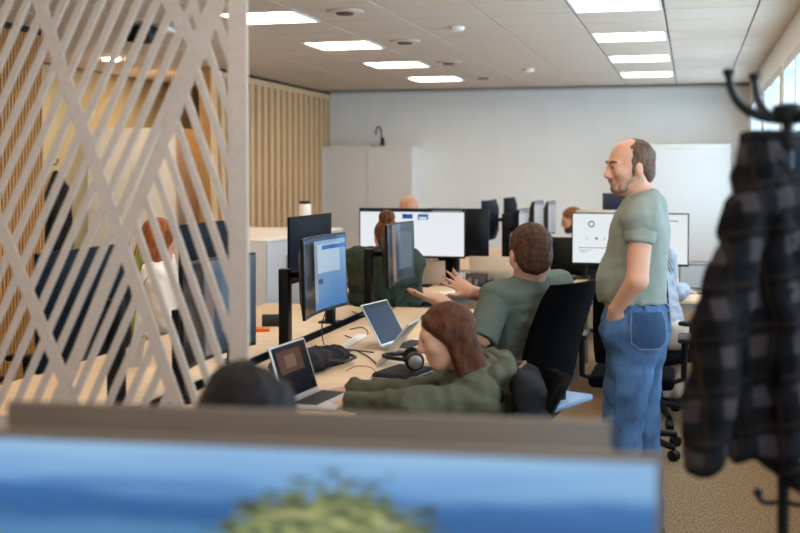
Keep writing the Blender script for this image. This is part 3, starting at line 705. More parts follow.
def seated(label, base, hT, hH, neck, headc, pitch, topm, botm, hair, skinm=skin, arms=None, g=.014, res=.013, wr=.006, chest=(.115, .16), belly=(.12, .155), long_=True, legs=True, hs=1.0, hd_=None, roll=0, shw=.17, shd=.055, hairres=None, legdir=None, group=None, bodyres=None, armr=(.055, .043, .028), slv=.68):
    """a seated figure; base = seat point (x,y), neck/headc world points; arms = ((elL,wrL),(elR,wrR)) world points; hair = list of sdf builders"""
    t = thing('person', label, 'person', (base[0], base[1], 0), 0, group); o = np.array((base[0], base[1], 0.0))
    pel = np.array((base[0], base[1], .575)) ; T = frame(hT, pel, neck)
    shL = neck - T[:, 2] * shd + T[:, 1] * shw; shR = neck - T[:, 2] * shd - T[:, 1] * shw
    if arms is None:
        f = fwdv(hT); arms = tuple((s_ - np.array((0, 0, .26)) + f * .06, s_ - np.array((0, 0, .30)) + f * .32 - (side(hT) * .05 * q)) for s_, q in ((shL, 1), (shR, -1)))
    ld = hT if legdir is None else legdir; f = fwdv(ld); l = side(ld)
    Hm = rotm(hH, pitch, roll)
    B = Sdf(); P = add_head(B, headc, Hm, hs, neck); add_torso(B, pel, neck, shL, shR, T, -.01, chest, belly)
    for sh, (el, wr_), q in ((shL, arms[0], 1), (shR, arms[1], -1)):
        add_arm(B, sh, el, wr_, 0, armr); d = wr_ - el
        hn = (hd_ or {}).get(q, {})
        add_hand(B, wr_ + d / np.linalg.norm(d) * .0, hn.get('d', d), hn.get('n', (0, 0, -1)), hn.get('side', q), hn.get('spread', .15), hn.get('curl', .3), hn.get('s', .95))
    hips = [pel + l * .09 * q - np.array((0, 0, .02)) for q in (1, -1)]; kn = [h_ + f * .43 + l * .04 * q - np.array((0, 0, .03)) for h_, q in zip(hips, (1, -1))]
    an = [k_ + f * .02 + np.array((0, 0, .085 - k_[2])) for k_ in kn]
    if legs:
        for a_, b_, c_ in zip(hips, kn, an): add_leg(B, a_, b_, c_, -.008)
    B.build('body', skinm, t, bodyres or res, o)
    C = Sdf(); add_torso(C, pel, neck, shL, shR, T, g, chest, belly)
    for sh, (el, wr_) in zip((shL, shR), arms):
      if not long_: sleeve(t, o, sh, el, topm, slv, armr[0] + g, armr[1] + g + .012, res)
      else: add_arm(C, sh, el, wr_, g, armr, *((1.0, .93, .004) if long_ else (slv, 0, .008)))
    C.sub(neck + T[:, 2] * .055 + T[:, 0] * .02, (.075, .074, .06), T, .01)
    if wr: C.wrinkle(wr, 26, 3).wrinkle(wr * .5, 60, 5)
    C.build('sweater' if long_ else 't_shirt', topm, t, res, o)
    if legs:
        J = Sdf(); J.ell(pel - np.array((0, 0, .01)), (.15, .19, .12), T, .05)
        for a_, b_, c_ in zip(hips, kn, an): add_leg(J, a_, b_, c_ + np.array((0, 0, .02)), .012)
        J.wrinkle(.003, 30, 9); J.build('trousers', botm, t, .016, o)
        for a_ in an: shoe(t, o, a_, ld, shoe_m)
    for i, (nm, fn, m) in enumerate(hair):
        H = Sdf(hs); fn(H, P, Hm); H.build(nm, m, t, hairres or res * .75, o)
    eyes(t, o, P, hs)
    return t, P, Hm, T, pel, shL, shR
jeans_dark = mat('denim_dark', '2b3850', .85, bump=.2, bs=300)
def short_hair(H, P, M, top=.012, line=.045):
    H.ell(P(-.018, 0, .042), np.array((.103, .0845, .090)), M, .01); H.ell(P(-.05, 0, -.02), (.062, .074, .065), M, .02)
    H.sub(P(.10, 0, -.035), (.085, .12, .085), M, .012); H.sub(P(.022, .085, -.055), (.052, .03, .06), M, .01); H.sub(P(.022, -.085, -.055), (.052, .03, .06), M, .01); H.cut(P(0, 0, -.085), -M[:, 2])
    H.wrinkle(.0022, 90, 2)

def sleeve(t, o, sh, el, m, fr, r0=.066, r1=.066, h=.008):
    d = (el - sh) / np.linalg.norm(el - sh); e = sh + (el - sh) * fr
    S_ = Sdf().cone(sh, e + d * .05, r0, r1).cut(e, d, .006).wrinkle(.0015, 30, 17); S_.build('sleeve', m, t, h, o)
# ---- the standing man (1.78 m), facing the slatted wall, left hand in the pocket
brown_short = hairm('hair_brown', '4a3226'); greyb = hairm('hair_greybrown', '5c4637')
b0 = at(633, 300, 4.8); o = np.array((b0[0], b0[1], 0.0)); hB = R(176); f = fwdv(hB); l = side(hB)
t = thing('person', 'balding bearded man in a sage T-shirt and jeans standing with a hand in his pocket', 'person', tuple(o))
W = lambda x, y, z: o + f * x + l * y + np.array((0, 0, z))
pel = W(-.015, 0, .99); nk = W(-.035, 0, 1.525); T = frame(hB, pel, nk); shL = W(-.055, .185, 1.445); shR = W(-.03, -.185, 1.445)
hM = rotm(R(207), R(5)); hc = W(.018, 0, 1.655)
elL = W(-.045, .24, 1.19); wrL = W(.05, .185, 1.06); elR = W(-.05, -.25, 1.17); wrR = W(.10, -.2, 1.03)
B = Sdf(); P = add_head(B, hc, hM, .985, nk, 1.06)
add_torso(B, pel, nk, shL, shR, T, -.012, (.125, .165), (.14, .15), (.125, .165), .035)
for sh, el, wr_, q in ((shL, elL, wrL, 1), (shR, elR, wrR, -1)):
    add_arm(B, sh, el, wr_, .0, (.052, .044, .029)); add_hand(B, wr_, f * .12 + np.array((0, 0, -.98)) - l * q * .2, -l * q, q, .05, .2, .82)
hp = [pel + l * .095 * q - np.array((0, 0, .04)) for q in (1, -1)]; kn = [W(.035, .105, .50), W(-.02, -.10, .50)]; an = [W(.02, .115, .09), W(-.045, -.11, .09)]
for a_, b_, c_ in zip(hp, kn, an): add_leg(B, a_, b_, c_, -.012)
B.build('body', skin, t, .0075, o)
sage = mat('sage_cotton', '82867a', .9, var=.05, vs=6, bump=.35, bs=14, stretch=(1, 1, 2.2)); C = Sdf(); add_torso(C, pel, nk, shL, shR, T, .014, (.118, .165), (.134, .155), (.13, .163), .026)
C.cut(W(0, 0, 1.072), (0, 0, -1)); C.sub(nk + T[:, 2] * .06 + f * .025, (.082, .078, .055), T, .01); C.wrinkle(.0035, 22, 11).wrinkle(.002, 50, 4); C.build('t_shirt', sage, t, .009, o)
sleeve(t, o, shL, elL, sage, .42, .067, .06); sleeve(t, o, shR, elR, sage, .42, .067, .06)
den = mat('denim_blue', '455f80', .85, var=.45, vs=9, bump=.45, bs=26, stretch=(1, 1, .45), spec=.2); J = Sdf()
J.ell(pel + np.array((0, 0, .015)), (.142, .178, .15), T, .05); J.ell(W(-.06, .07, .93), (.095, .10, .12), None, .04); J.ell(W(-.06, -.07, .93), (.095, .10, .12), None, .04)
for a_, b_, c_ in zip(hp, kn, an): add_leg(J, a_, b_, c_, .018, (.09, .068, .055), .012)
J.ell(W(.062, .145, .965), (.058, .052, .095), None, .03); J.cut(W(0, 0, 1.115), (0, 0, 1)); J.wrinkle(.0035, 24, 21).wrinkle(.0025, 55, 8)
jn = J.build('jeans', den, t, .010, o)
stitch = mat('denim_stitch', '6f7f90', .8); dk = mat('denim_pocket', '3a5677', .85, bump=.3, bs=420)
# back pocket, belt loops and side seam laid on the cloth
def onjeans(x, y, z, off=.004):
    dg = bpy.context.evaluated_depsgraph_get(); q = Vector(W(x, y, z) - o); ctr = Vector(W(x * .2, y * .35, z) - o)
    ok, loc, nor, _ = jn.ray_cast(q + (q - ctr).normalized() * .3, (ctr - q).normalized())
    return (loc + nor * off, nor) if ok else (q, Vector((0, 0, 1)))
def strip(name, pts, m, parent, wd):
    V = []; Fc = []
    for i, (p_, n_) in enumerate(pts):
        tt = (pts[min(i + 1, len(pts) - 1)][0] - pts[max(i - 1, 0)][0]).normalized(); a_ = tt.cross(n_).normalized() * wd
        V += [p_ - a_, p_ + a_, p_ + a_ - n_ * .006, p_ - a_ - n_ * .006]
    for i in range(len(pts) - 1):
        a_, b_ = i * 4, i * 4 + 4
        for j in range(4): Fc.append((a_ + j, a_ + (j + 1) % 4, b_ + (j + 1) % 4, b_ + j))
    return MB().poly(V, Fc).build(name, m, parent)
pk = []
zz = [(1.045, 1.0), (1.005, 1.0), (.965, 1.0), (.925, .92), (.90, .55)]
grid = [[onjeans(-.075 - .062 * (k / 2 - 1) * wv, .145 - .03 * (k / 2 - 1) * wv, z, .010) for k in range(5)] for z, wv in zz]
V = [g_[0] for row in grid for g_ in row]; Fc = [(i * 5 + j, i * 5 + j + 1, i * 5 + j + 6, i * 5 + j + 5) for i in range(4) for j in range(4)]
pq = MB().poly(V, Fc); bmesh.ops.solidify(pq.bm, geom=list(pq.bm.faces), thickness=.003); pocket = pq.build('back_pocket', den, jn)
edge = [grid[i][0] for i in range(5)] + [grid[4][j] for j in range(1, 5)] + [grid[i][4] for i in (3, 2, 1, 0)]
strip('stitching', [(a_ + b_ * .002, b_) for a_, b_ in edge], stitch, jn, .0016)
strip('side_seam', [onjeans(.045, .2, 1.02 - .04 * i, .003) for i in range(18)], dk, jn, .0012)
for x_, y_ in ((-.16, .03), (-.07, .15), (.09, .15)): strip('belt_loop', [onjeans(x_, y_, 1.10 - .012 * i, .006) for i in range(5)], dk, jn, .006)
for a_ in an: shoe(t, o, a_, hB, shoe_m)
H = Sdf(.985); H.ell(P(-.02, 0, .036), (.1, .083, .087), hM, .01); H.ell(P(-.05, 0, -.02), (.062, .078, .07), hM, .02)
H.sub(P(.085, 0, -.04), (.082, .13, .12), hM, .012); H.sub(P(.062, 0, .112), (.078, .068, .048), hM, .02); H.sub(P(.082, 0, .06), (.075, .1, .06), hM, .02); H.cut(P(0, 0, -.085), -hM[:, 2]); H.wrinkle(.0018, 90, 2)
for q in (1, -1): H.cone(P(.010, q * .073, .02), P(.016, q * .071, -.04), .009, .008, .01)
H.build('hair', greyb, t, .006, o)
H = Sdf(.985); H.ell(P(.050, 0, -.088), (.044, .047, .033), hM, .02)
for q in (1, -1): H.cone(P(.012, q * .069, -.04), P(.055, q * .040, -.085), .010, .016, .02)
H.cone(P(.090, -.022, -.052), P(.090, .022, -.052), .009, .009, .012); H.sub(P(.108, 0, -.066), (.024, .019, .0065), hM, .004); H.wrinkle(.0015, 100, 2)
H.build('beard', hairm('beard_greybrown', '9a7a66'), t, .006, o)
for q in (1, -1): MB().tube([tuple(P(.097, q * .014, .028) - o), tuple(P(.093, q * .034, .033) - o), tuple(P(.078, q * .05, .026) - o)], .005, 6).build('eyebrow', greyb, t)
eyes(t, o, P, 1.1)
MB().box(tuple(W(-.15, .03, 1.0) - o), (.02, .05, .09), rotm(hB), .006).build('belt_case', BLK, t)

# ---- seated man with raised hands
nk = at(530, 280, 5.15); hc = at(530, 255, 5.12)
slate = mat('slate_green_cotton', '575d52', .9, var=.05, vs=6, bump=.45, bs=13, stretch=(1, 1, 2.2))
def crop_hair(H, P, M):
    short_hair(H, P, M)
wl = at(441, 301, 4.95); wr2 = at(470, 292, 5.15)
hr = hairm('hair_dark_brown', '4a2f20')
left_img = -RT
seated('man in a slate-green T-shirt seen from behind, gesturing with both open hands', (-.83, 5.26), R(142), R(118), nk, hc, R(8), slate, jeans_dark, [('hair', crop_hair, hr)], skin,
       arms=((at(482, 336, 4.97), wl), (at(508, 303, 5.3), wr2)), g=.016, res=.009, wr=.0035, chest=(.13, .175), belly=(.14, .165), long_=False, hs=1.14, shw=.195, shd=.06, slv=1.1,
       hd_={1: dict(d=left_img + np.array((0, 0, .25)), n=np.array((0.2, .3, .9)), side=1, spread=.45, curl=.25, s=.95), -1: dict(d=left_img * .8 + np.array((0, 0, .55)), n=left_img * -.3 + np.array((0, -.9, .2)), side=-1, spread=.3, curl=.3, s=.9)}, legdir=R(165), armr=(.06, .048, .032))

# ---- hooded woman
nk = at(474, 374, 4.2); hc = at(446, 336, 4.15)
olive = mat('olive_fleece', '474735', .95, var=.1, vs=10, bump=.5, bs=22)
lb = hairm('hair_chestnut', '4a2814')
def long_brown(H, P, M):
    H.ell(P(-.018, 0, .040), (.106, .088, .092), M, .01); H.cone(P(-.05, .04, 0), P(-.085, .035, -.20), .06, .045, .03); H.cone(P(-.05, -.04, 0), P(-.085, -.035, -.20), .06, .045, .03)
    for q in (1, -1): H.cone(P(.0, q * .075, .04), P(-.03, q * .072, -.16), .022, .028, .02); H.cone(P(.06, q * .045, .08), P(.005, q * .082, .0), .018, .018, .015)
    H.sub(P(.115, 0, -.045), (.085, .066, .105), M, .012); H.wrinkle(.0012, 60, 6)
tw = seated('woman with chestnut hair in an olive hoodie, seen in profile typing', (-.80, 4.17), R(194), R(199), nk, hc, R(14), olive, mat('denim_black', '1f2126', .85), [('hair', long_brown, lb)], skin2,
            arms=((at(408, 407, 4.0), at(352, 404, 4.2)), (at(420, 394, 4.45), at(352, 392, 4.5))), g=.022, res=.010, wr=.006, chest=(.11, .15), belly=(.12, .15), hs=.97, shw=.15, armr=(.05, .042, .028), roll=R(0))
root, P, Hm, T, pel, shL, shR = tw; o = np.array(root.location)
H = Sdf(); c = nk + T[:, 2] * .0 - T[:, 0] * .03
for i in range(9):
    a = math.pi * 2 * i / 9; a2 = math.pi * 2 * (i + 1) / 9; q = lambda a: c + T[:, 0] * (.085 * math.cos(a)) + T[:, 1] * (.11 * math.sin(a)) + T[:, 2] * (.015 - .03 * math.cos(a))
    H.cone(q(a), q(a2), .034, .034, .02)
H.ell(c - T[:, 0] * .10 - T[:, 2] * .05, (.05, .11, .09), T, .03); H.wrinkle(.004, 35, 3); H.build('hood', olive, root, .011, o)
# puffer jacket over her chair
J = Sdf(); bc = at(512, 392, 4.24); jm = mat('black_puffer', '0b0a0b', .7, spec=.12, bump=.6, bs=26); hj = R(192); f = fwdv(hj); l = side(hj)
jo = np.array((bc[0], bc[1], 0.0)); q = lambda x, y, z: np.array((bc[0], bc[1], 0)) + f * x + l * y + np.array((0, 0, z))
for k in range(5):
    z = .82 - .085 * k; wd = .20 + .02 * k; J.cone(q(-.07 - .015 * k, -wd, z), q(-.07 - .015 * k, wd, z), .05, .05, .015); J.cone(q(.07, -wd * .8, z - .01), q(.07, wd * .8, z - .01), .035, .035, .015)
J.cone(q(-.02, -.17, .85), q(-.02, .17, .85), .045, .045, .03); J.cone(q(-.04, .22, .81), q(-.02, .27, .55), .055, .045, .02); J.cone(q(.03, -.16, .87), q(.08, .1, .87), .03, .03, .02); J.wrinkle(.004, 35, 12)
tj = thing('puffer_jacket', 'dark quilted puffer jacket hung over the chair of the hooded woman', 'jacket', tuple(jo))
J.build('shell', jm, tj, .012, jo); MB().tube([tuple(q(-.02, -.06, .895) - jo), tuple(q(-.05, 0, .91) - jo), tuple(q(-.02, .06, .895) - jo)], .006).build('hanging_loop', mat('brown_lining', '6b4a33', .8), tj)

# ---- woman with the bun
nk = at(385, 253, 7.6); hc = at(387, 237, 7.6)
knit = mat('green_cable_knit', '333d31', .95, var=.25, vs=28, bump=.9, bs=45, stretch=(1, 1, .35))
def bun(H, P, M):
    H.ell(P(-.015, 0, .038), (.103, .086, .090), M, .01); H.ell(P(-.05, 0, -.02), (.06, .07, .07), M, .02); H.ell(P(-.055, 0, .135), (.056, .058, .05), M, .012)
    H.sub(P(.11, 0, -.045), (.085, .08, .10), M, .012); H.wrinkle(.002, 75, 4)
seated('woman with a hair bun in a green cable-knit sweater, seen from behind', (at(383, 300, 7.72)[0], at(383, 300, 7.72)[1]), R(100), R(104), nk, hc, R(6), knit, jeans_dark, [('hair', bun, hairm('hair_auburn', '633c22'))], skin2, g=.026, res=.013, wr=.006, chest=(.12, .17), belly=(.12, .165), shw=.185)
# ---- bald man behind the web page
nk = at(410, 226, 9.38); hc = at(409, 210, 9.35)
seated('bald person whose smooth crown shows above the web-page monitor', (-2.3, 9.5), R(280), R(284), nk, hc, R(16), mat('tan_knit', '8a6b52', .9), jeans_dark, [], skin, g=.018, res=.015)
# ---- bearded man far bench
nk = at(585, 243, 11.2); hc = at(572, 220, 11.1)
def far_beard(H, P, M): H.ell(P(.05, 0, -.088), (.05, .056, .042), M, .02); H.cone(P(.0, .07, -.03), P(.05, .04, -.085), .013, .02, .02); H.cone(P(.0, -.07, -.03), P(.05, -.04, -.085), .013, .02, .02)
seated('bearded person with ginger hair bent over the far bench', (-.74, 11.05), R(185), R(193), nk, hc, R(14), mat('grey_jersey', '8d9094', .9), jeans_dark, [('hair', short_hair, hairm('hair_ginger', '7a4e30')), ('beard', far_beard, hairm('beard_dark', '3a2a22'))], skin, g=.018, res=.014)
# ---- striped shirt, behind the standing man
def stripes():
    m = bpy.data.materials.new('striped_cotton'); m.use_nodes = True; nt = m.node_tree; b = nt.nodes['Principled BSDF']; tc = nt.nodes.new('ShaderNodeTexCoord')
    w_ = nt.nodes.new('ShaderNodeTexWave'); w_.bands_direction = 'DIAGONAL'; w_.inputs['Scale'].default_value = 22; w_.inputs['Distortion'].default_value = .6; nt.links.new(tc.outputs['Object'], w_.inputs['Vector'])
    r = nt.nodes.new('ShaderNodeValToRGB'); r.color_ramp.elements[0].position = .45; r.color_ramp.elements[0].color = lin('646c84'); r.color_ramp.elements[1].position = .55; r.color_ramp.elements[1].color = lin('b9b7b6')
    nt.links.new(w_.outputs[0], r.inputs[0]); nt.links.new(r.outputs[0], b.inputs['Base Color']); b.inputs['Roughness'].default_value = .9; return m
nk = at(643, 260, 7.62); hc = at(640, 238, 7.65)
st = seated('person in a blue-and-white striped shirt hidden behind the standing man', (-.2, 7.52), R(60), R(62), nk, hc, R(8), stripes(), mat('cream_cotton', 'cdbfae', .9), [('hair', short_hair, brown_short)], skin2,
       arms=((at(645, 292, 7.9), at(655, 288, 8.1)), (at(670, 293, 7.6), at(684, 291, 7.85))), g=.024, res=.013, shw=.16)
so_ = np.array(st[0].location); S_ = Sdf(); pp = at(664, 340, 7.45)
for i in range(5): S_.cone(np.array((pp[0] - .06 + .03 * i, pp[1] + .02 * (i % 2), .50)), np.array((pp[0] - .09 + .045 * i, pp[1] - .03 + .03 * (i % 2), .17)), .035, .04, .02)
S_.wrinkle(.004, 30, 2); S_.build('long_cardigan', MATS['cream_cotton'], st[0], .014, so_)
# ---- reddish-haired person behind the lattice
nk = at(160, 262, 6.45); hc = at(160, 240, 6.45)
def long_red(H, P, M):
    long_brown(H, P, M); H.cone(P(-.06, .03, -.1), P(-.06, .02, -.3), .07, .05, .03); H.cone(P(-.06, -.05, -.1), P(-.05, -.06, -.3), .06, .05, .03)
seated('person with long reddish-brown hair seated behind the lattice', (-3.1, 5.9), R(20), R(62), nk, hc, R(8), mat('cream_top', 'c9bfae', .9), jeans_dark, [('hair', long_red, hairm('hair_red', '8a4a22'))], skin2, g=.018, res=.014)
# ---- dark-haired head behind the foreground monitors
nk = at(252, 462, 2.3); hc = at(248, 430, 2.28)
def thick_dark(H, P, M):
    H.ell(P(-.015, 0, .038), (.112, .096, .098), M, .01); H.cone(P(-.05, .03, 0), P(-.07, .03, -.14), .07, .05, .03); H.cone(P(-.05, -.03, 0), P(-.07, -.03, -.14), .07, .05, .03)
    H.sub(P(.12, 0, -.05), (.085, .07, .10), M, .012); H.wrinkle(.005, 50, 8)
hb = at(250, 400, 2.32)
seated('dark-haired person low behind the foreground monitors', (hb[0], hb[1] + .06), R(hd + 180), R(hd + 180), nk, hc, R(18), mat('charcoal_knit', '2c2a2c', .9), jeans_dark, [('hair', thick_dark, hairm('hair_black_brown', '120c0a'))], skin2, g=.018, res=.013)

# ================================================================== LATTICE, COAT RACK
felt = mat('warm_white_felt', 'b4a599', .95, var=.05, vs=60, bump=.25, bs=300)
LY = 2.82
lt = thing('lattice_divider', 'warm white felt lattice room divider hanging from the ceiling', 'room divider', (onY(248, 170, LY)[0], LY, 0)); lo_ = np.array(lt.location)
def LP(x, y): p = onY(x, y, LY); return np.array((p[0], p[2]))
def bar(name, a, b, wd, dep):
    A, Bq = LP(*a), LP(*b); d = Bq - A; L = np.linalg.norm(d); 
    if L < .03: return
    M = np.column_stack([(d[0] / L, 0, d[1] / L), (0, 1, 0), (-d[1] / L, 0, d[0] / L)]); c = (A + Bq) / 2
    MB().box((c[0] - lo_[0], dep, c[1]), (L, .010 - abs(dep), wd), M).build(name, felt, lt, False)
XB0, XB1, YT, YBm = -141, 237, -205, 428
xr = LP(248, 200)[0]; xl = LP(-150, 200)[0]; zb = LP(100, 440)[1]; bwid = .055
MB().bx(xr - bwid - lo_[0], xr - lo_[0], -.006, .006, zb, CEIL - .06).build('side_border', felt, lt, False); MB().bx(xl - lo_[0], xl + bwid - lo_[0], -.006, .006, zb, CEIL - .06).build('side_border', felt, lt, False)
MB().bx(xl - lo_[0] + bwid, xr - lo_[0] - bwid, -.006, .006, zb, zb + bwid).build('bottom_border', felt, lt, False); MB().bx(xl - lo_[0] + bwid, xr - lo_[0] - bwid, -.006, .006, CEIL - .06 - bwid, CEIL - .06).build('top_border', felt, lt, False)
for x in (xl + .1, (xl + xr) / 2, xr - .1): MB().tube([(x - lo_[0], 0, CEIL - .065), (x - lo_[0], 0, CEIL)], .004).build('hanging_wire', grey_leg, lt)
def clip(c, s, y0, y1):
    """line x = c + s*y between y0 and y1, clipped to the panel"""
    ys = [y0, y1]
    for X in (XB0, XB1):
        yx = (X - c) / s
        if c + s * ys[0] < XB0 and X == XB0 or c + s * ys[0] > XB1 and X == XB1: ys[0] = max(ys[0], yx)
        if c + s * ys[1] < XB0 and X == XB0 or c + s * ys[1] > XB1 and X == XB1: ys[1] = min(ys[1], yx)
    return ys if ys[1] > ys[0] + 8 else None
SL, SR_ = -.44, .343
def strip_bar(c, s, y0, y1, wd=.0205, dep=.0):
    q = clip(c, s, y0, y1)
    if q: bar('strip', (c + s * q[0], q[0]), (c + s * q[1], q[1]), wd, dep)
c = 10 - 18.4 * 7
while c < 225:
    strip_bar(c, SL, YT, YBm); c += 18.4
while c < 345: strip_bar(c, SL, (c - 39) / .783, YBm); c += 18.4
c = 58
while c < 228:
    y0 = (220.6 - c) / .745 if c < 182 else YT; strip_bar(c, SR_, y0, YBm, dep=.001); c += 19
for dq, (c, s, y0, y1) in enumerate(((39, .343, YT, YBm), (220.6, -.402, YT, YBm), (-91, .41, YT, YBm), (168, .62, YT, 60))):
    q = clip(c, s, y0, y1)
    if q: bar('wide_bar', (c + s * q[0], q[0]), (c + s * q[1], q[1]), .037, -.0025 - .0005 * dq)

# ---- coat rack
ZC = 2.45
pc = at(788, 120, ZC); t = thing('coat_rack', 'black metal coat rack with curved hooks near the window wall', 'coat rack', (pc[0], pc[1], 0)); o = np.array((pc[0], pc[1], 0.0))
zl = lambda y, Z=ZC: at(788, y, Z)[2]
MB().tube([(0, 0, .03), (0, 0, zl(112))], .013, 14).build('pole', mat('black_gloss_metal', '07080a', .4, spec=.25), t); bg = MATS['black_gloss_metal']
MB().lathe((0, 0, 0), [(.05, zl(150)), (.055, zl(146)), (.055, zl(136)), (.02, zl(133))]).build('collar', bg, t)
MB().lathe((0, 0, 0), [(.03, zl(124)), (.034, zl(120)), (.034, zl(106)), (.015, zl(103))]).build('hub', bg, t)
rr = RT; ff = np.array((-math.sin(YAW), math.cos(YAW), 0))
for a in (172, 106, -8, -78):
    d = rr * math.cos(R(a)) + ff * math.sin(R(a)); z0 = zl(118); z1 = zl(72)
    p0 = d * .02; P0 = (p0[0], p0[1], z0); P1 = tuple(d * .06 + np.array((0, 0, z0 + .0))); P2 = tuple(d * .125 + np.array((0, 0, z0 + .015))); P3 = tuple(d * .128 + np.array((0, 0, z1)))
    hk = MB().tube(bez(P0, P1, P2, P3, 12), [.014 - .006 * i / 12 for i in range(13)], 10).build('hook', bg, t)
    MB().lathe((d[0] * .128, d[1] * .128, 0), [(.008, z1 - .012), (.014, z1), (.014, z1 + .006), (.008, z1 + .009)], 12).build('knob', bg, hk)
for a in (195, 75, -45):
    d = rr * math.cos(R(a)) + ff * math.sin(R(a)); z0 = zl(505)
    hk = MB().tube(bez(d * .012 + (0, 0, z0), d * .04 + (0, 0, z0 - .005), d * .06 + (0, 0, z0), d * .065 + np.array((0, 0, z0 + .02)), 8), .006, 8).build('lower_hook', bg, t); MB().ball(tuple(d * .065 + np.array((0, 0, z0 + .024))), .011, 10).build('knob', bg, hk)
for k in range(4):
    a = R(45 + 90 * k); MB().tube([(0, 0, .05), (.26 * math.cos(a), .26 * math.sin(a), .014)], [.014, .011]).build('foot', bg, t)
# ---- plaid shirt on the rack
def plaid():
    m = bpy.data.materials.new('dark_plaid'); m.use_nodes = True; nt = m.node_tree; N = nt.nodes; L = nt.links; b = N['Principled BSDF']; tc = N.new('ShaderNodeTexCoord')
    nz = N.new('ShaderNodeTexNoise'); nz.inputs['Scale'].default_value = 5; L.new(tc.outputs['Object'], nz.inputs['Vector'])
    mp = N.new('ShaderNodeMapping'); mp.inputs['Rotation'].default_value = (0, R(6), -YAW); L.new(tc.outputs['Object'], mp.inputs[0])
    sp = N.new('ShaderNodeSeparateXYZ'); L.new(mp.outputs[0], sp.inputs[0])
    wob = math_node(nt, 'MULTIPLY', math_node(nt, 'SUBTRACT', nz.outputs[0], .5), .05)
    def band(src, per, ph, wd):
        q = math_node(nt, 'FRACT', math_node(nt, 'ADD', math_node(nt, 'DIVIDE', math_node(nt, 'ADD', src, wob), per), ph)); return math_node(nt, 'LESS_THAN', q, wd)
    a = band(sp.outputs[0], .085, .15, .42); c = band(sp.outputs[2], .105, .3, .42); a2 = band(sp.outputs[0], .085, .65, .07); c2 = band(sp.outputs[2], .105, .72, .06)
    s = math_node(nt, 'MULTIPLY', math_node(nt, 'ADD', a, c), .5)
    r = N.new('ShaderNodeValToRGB'); e = r.color_ramp.elements; e[0].position = 0; e[0].color = lin('080809'); e[1].position = 1; e[1].color = lin('383131'); q = e.new(.5); q.color = lin('131112'); L.new(s, r.inputs[0])
    mx = N.new('ShaderNodeMix'); mx.data_type = 'RGBA'; L.new(math_node(nt, 'MULTIPLY', math_node(nt, 'MAXIMUM', a2, c2), .6), mx.inputs[0]); L.new(r.outputs[0], mx.inputs[6]); mx.inputs[7].default_value = lin('2e2117')
    L.new(mx.outputs[2], b.inputs['Base Color']); b.inputs['Roughness'].default_value = .95; b.inputs['Specular IOR Level'].default_value = .1
    n3 = N.new('ShaderNodeTexNoise'); n3.inputs['Scale'].default_value = 180; bp = N.new('ShaderNodeBump'); bp.inputs['Strength'].default_value = .3; bp.inputs['Distance'].default_value = .005; L.new(n3.outputs[0], bp.inputs['Height']); L.new(bp.outputs[0], b.inputs['Normal']); return m
pm = plaid(); A = lambda x, y, dz=0: at(x, y, ZC - .03 + dz)
S_ = Sdf(); Mv = np.column_stack([rr, ff, (0, 0, 1)])
def panel(S_, rows, k=.03):
    """rows: (x0,x1,y,depth,thick) in photo pixels at the rack's distance; a hanging sheet with rolled edges"""
    for (a0, a1, y0, d0, t0), (b0_, b1, y1, d1, t1) in zip(rows[:-1], rows[1:]):
        n = 5
        for i in range(n): S_.cone(A(a0 + (a1 - a0) * i / (n - 1), y0, d0 + .012 * math.sin(i * 2.2)), A(b0_ + (b1 - b0_) * i / (n - 1), y1, d1 + .03 * math.sin(i * 2.2)), t0, t1, k)
panel(S_, [(752, 776, 146, 0, .018), (750, 792, 185, 0, .026), (744, 812, 235, -.01, 0.0264), (738, 826, 320, -.01, 0.0288), (737, 836, 400, -.01, 0.0272), (739, 838, 452, -.01, .026)])
S_.cut(A(760, 466), np.array((-.0, 0, -1.0)) , .006)
S_.cone(A(772, 455), A(812, 492), .03, .03, .03)
S_.wrinkle(.005, 24, 31).wrinkle(.003, 50, 33)
to = np.array((A(770, 300)[0], A(770, 300)[1], 0)); tp = thing('plaid_shirt', 'dark plaid flannel shirt hanging from the coat rack', 'shirt', tuple(to))
S_.build('shirt_body', pm, tp, .010, to)
S_ = Sdf(); panel(S_, [(753, 764, 165, -.02, .026), (741, 760, 210, -.03, .030), (722, 745, 265, -.05, 0.0256), (707, 731, 330, -.06, 0.0272), (699, 719, 400, -.06, 0.0264), (697, 709, 462, -.06, .028)]); S_.wrinkle(.005, 28, 41).wrinkle(.003, 60, 43); S_.build('sleeve', pm, tp, .010, to)
S_ = Sdf(); S_.cone(A(696, 464, -.06), A(706, 466, -.06), .027, .027, .02); S_.build('cuff', pm, tp, .010, to)
S_ = Sdf(); panel(S_, [(795, 805, 200, .05, .03), (812, 826, 300, .06, 0.0288), (818, 838, 400, .06, 0.0280), (822, 842, 470, .06, .03)]); S_.wrinkle(.005, 28, 45); S_.build('sleeve', pm, tp, .011, to)
S_ = Sdf(); S_.cone(A(746, 138, -.02), A(784, 134, -.02), .017, .014, .01); S_.cone(A(747, 140, -.02), A(744, 160, -.02), .014, .018, .01); S_.cone(A(752, 150, -.03), A(782, 158, -0.0280), .016, .016, .015); S_.wrinkle(.002, 60, 2); S_.build('collar', pm, tp, .008, to)
for y in (240, 290, 340, 390): MB().ball(tuple(A(793, y, -.06) - to), (.006, .004, .006), 8).build('button', BLK, tp)
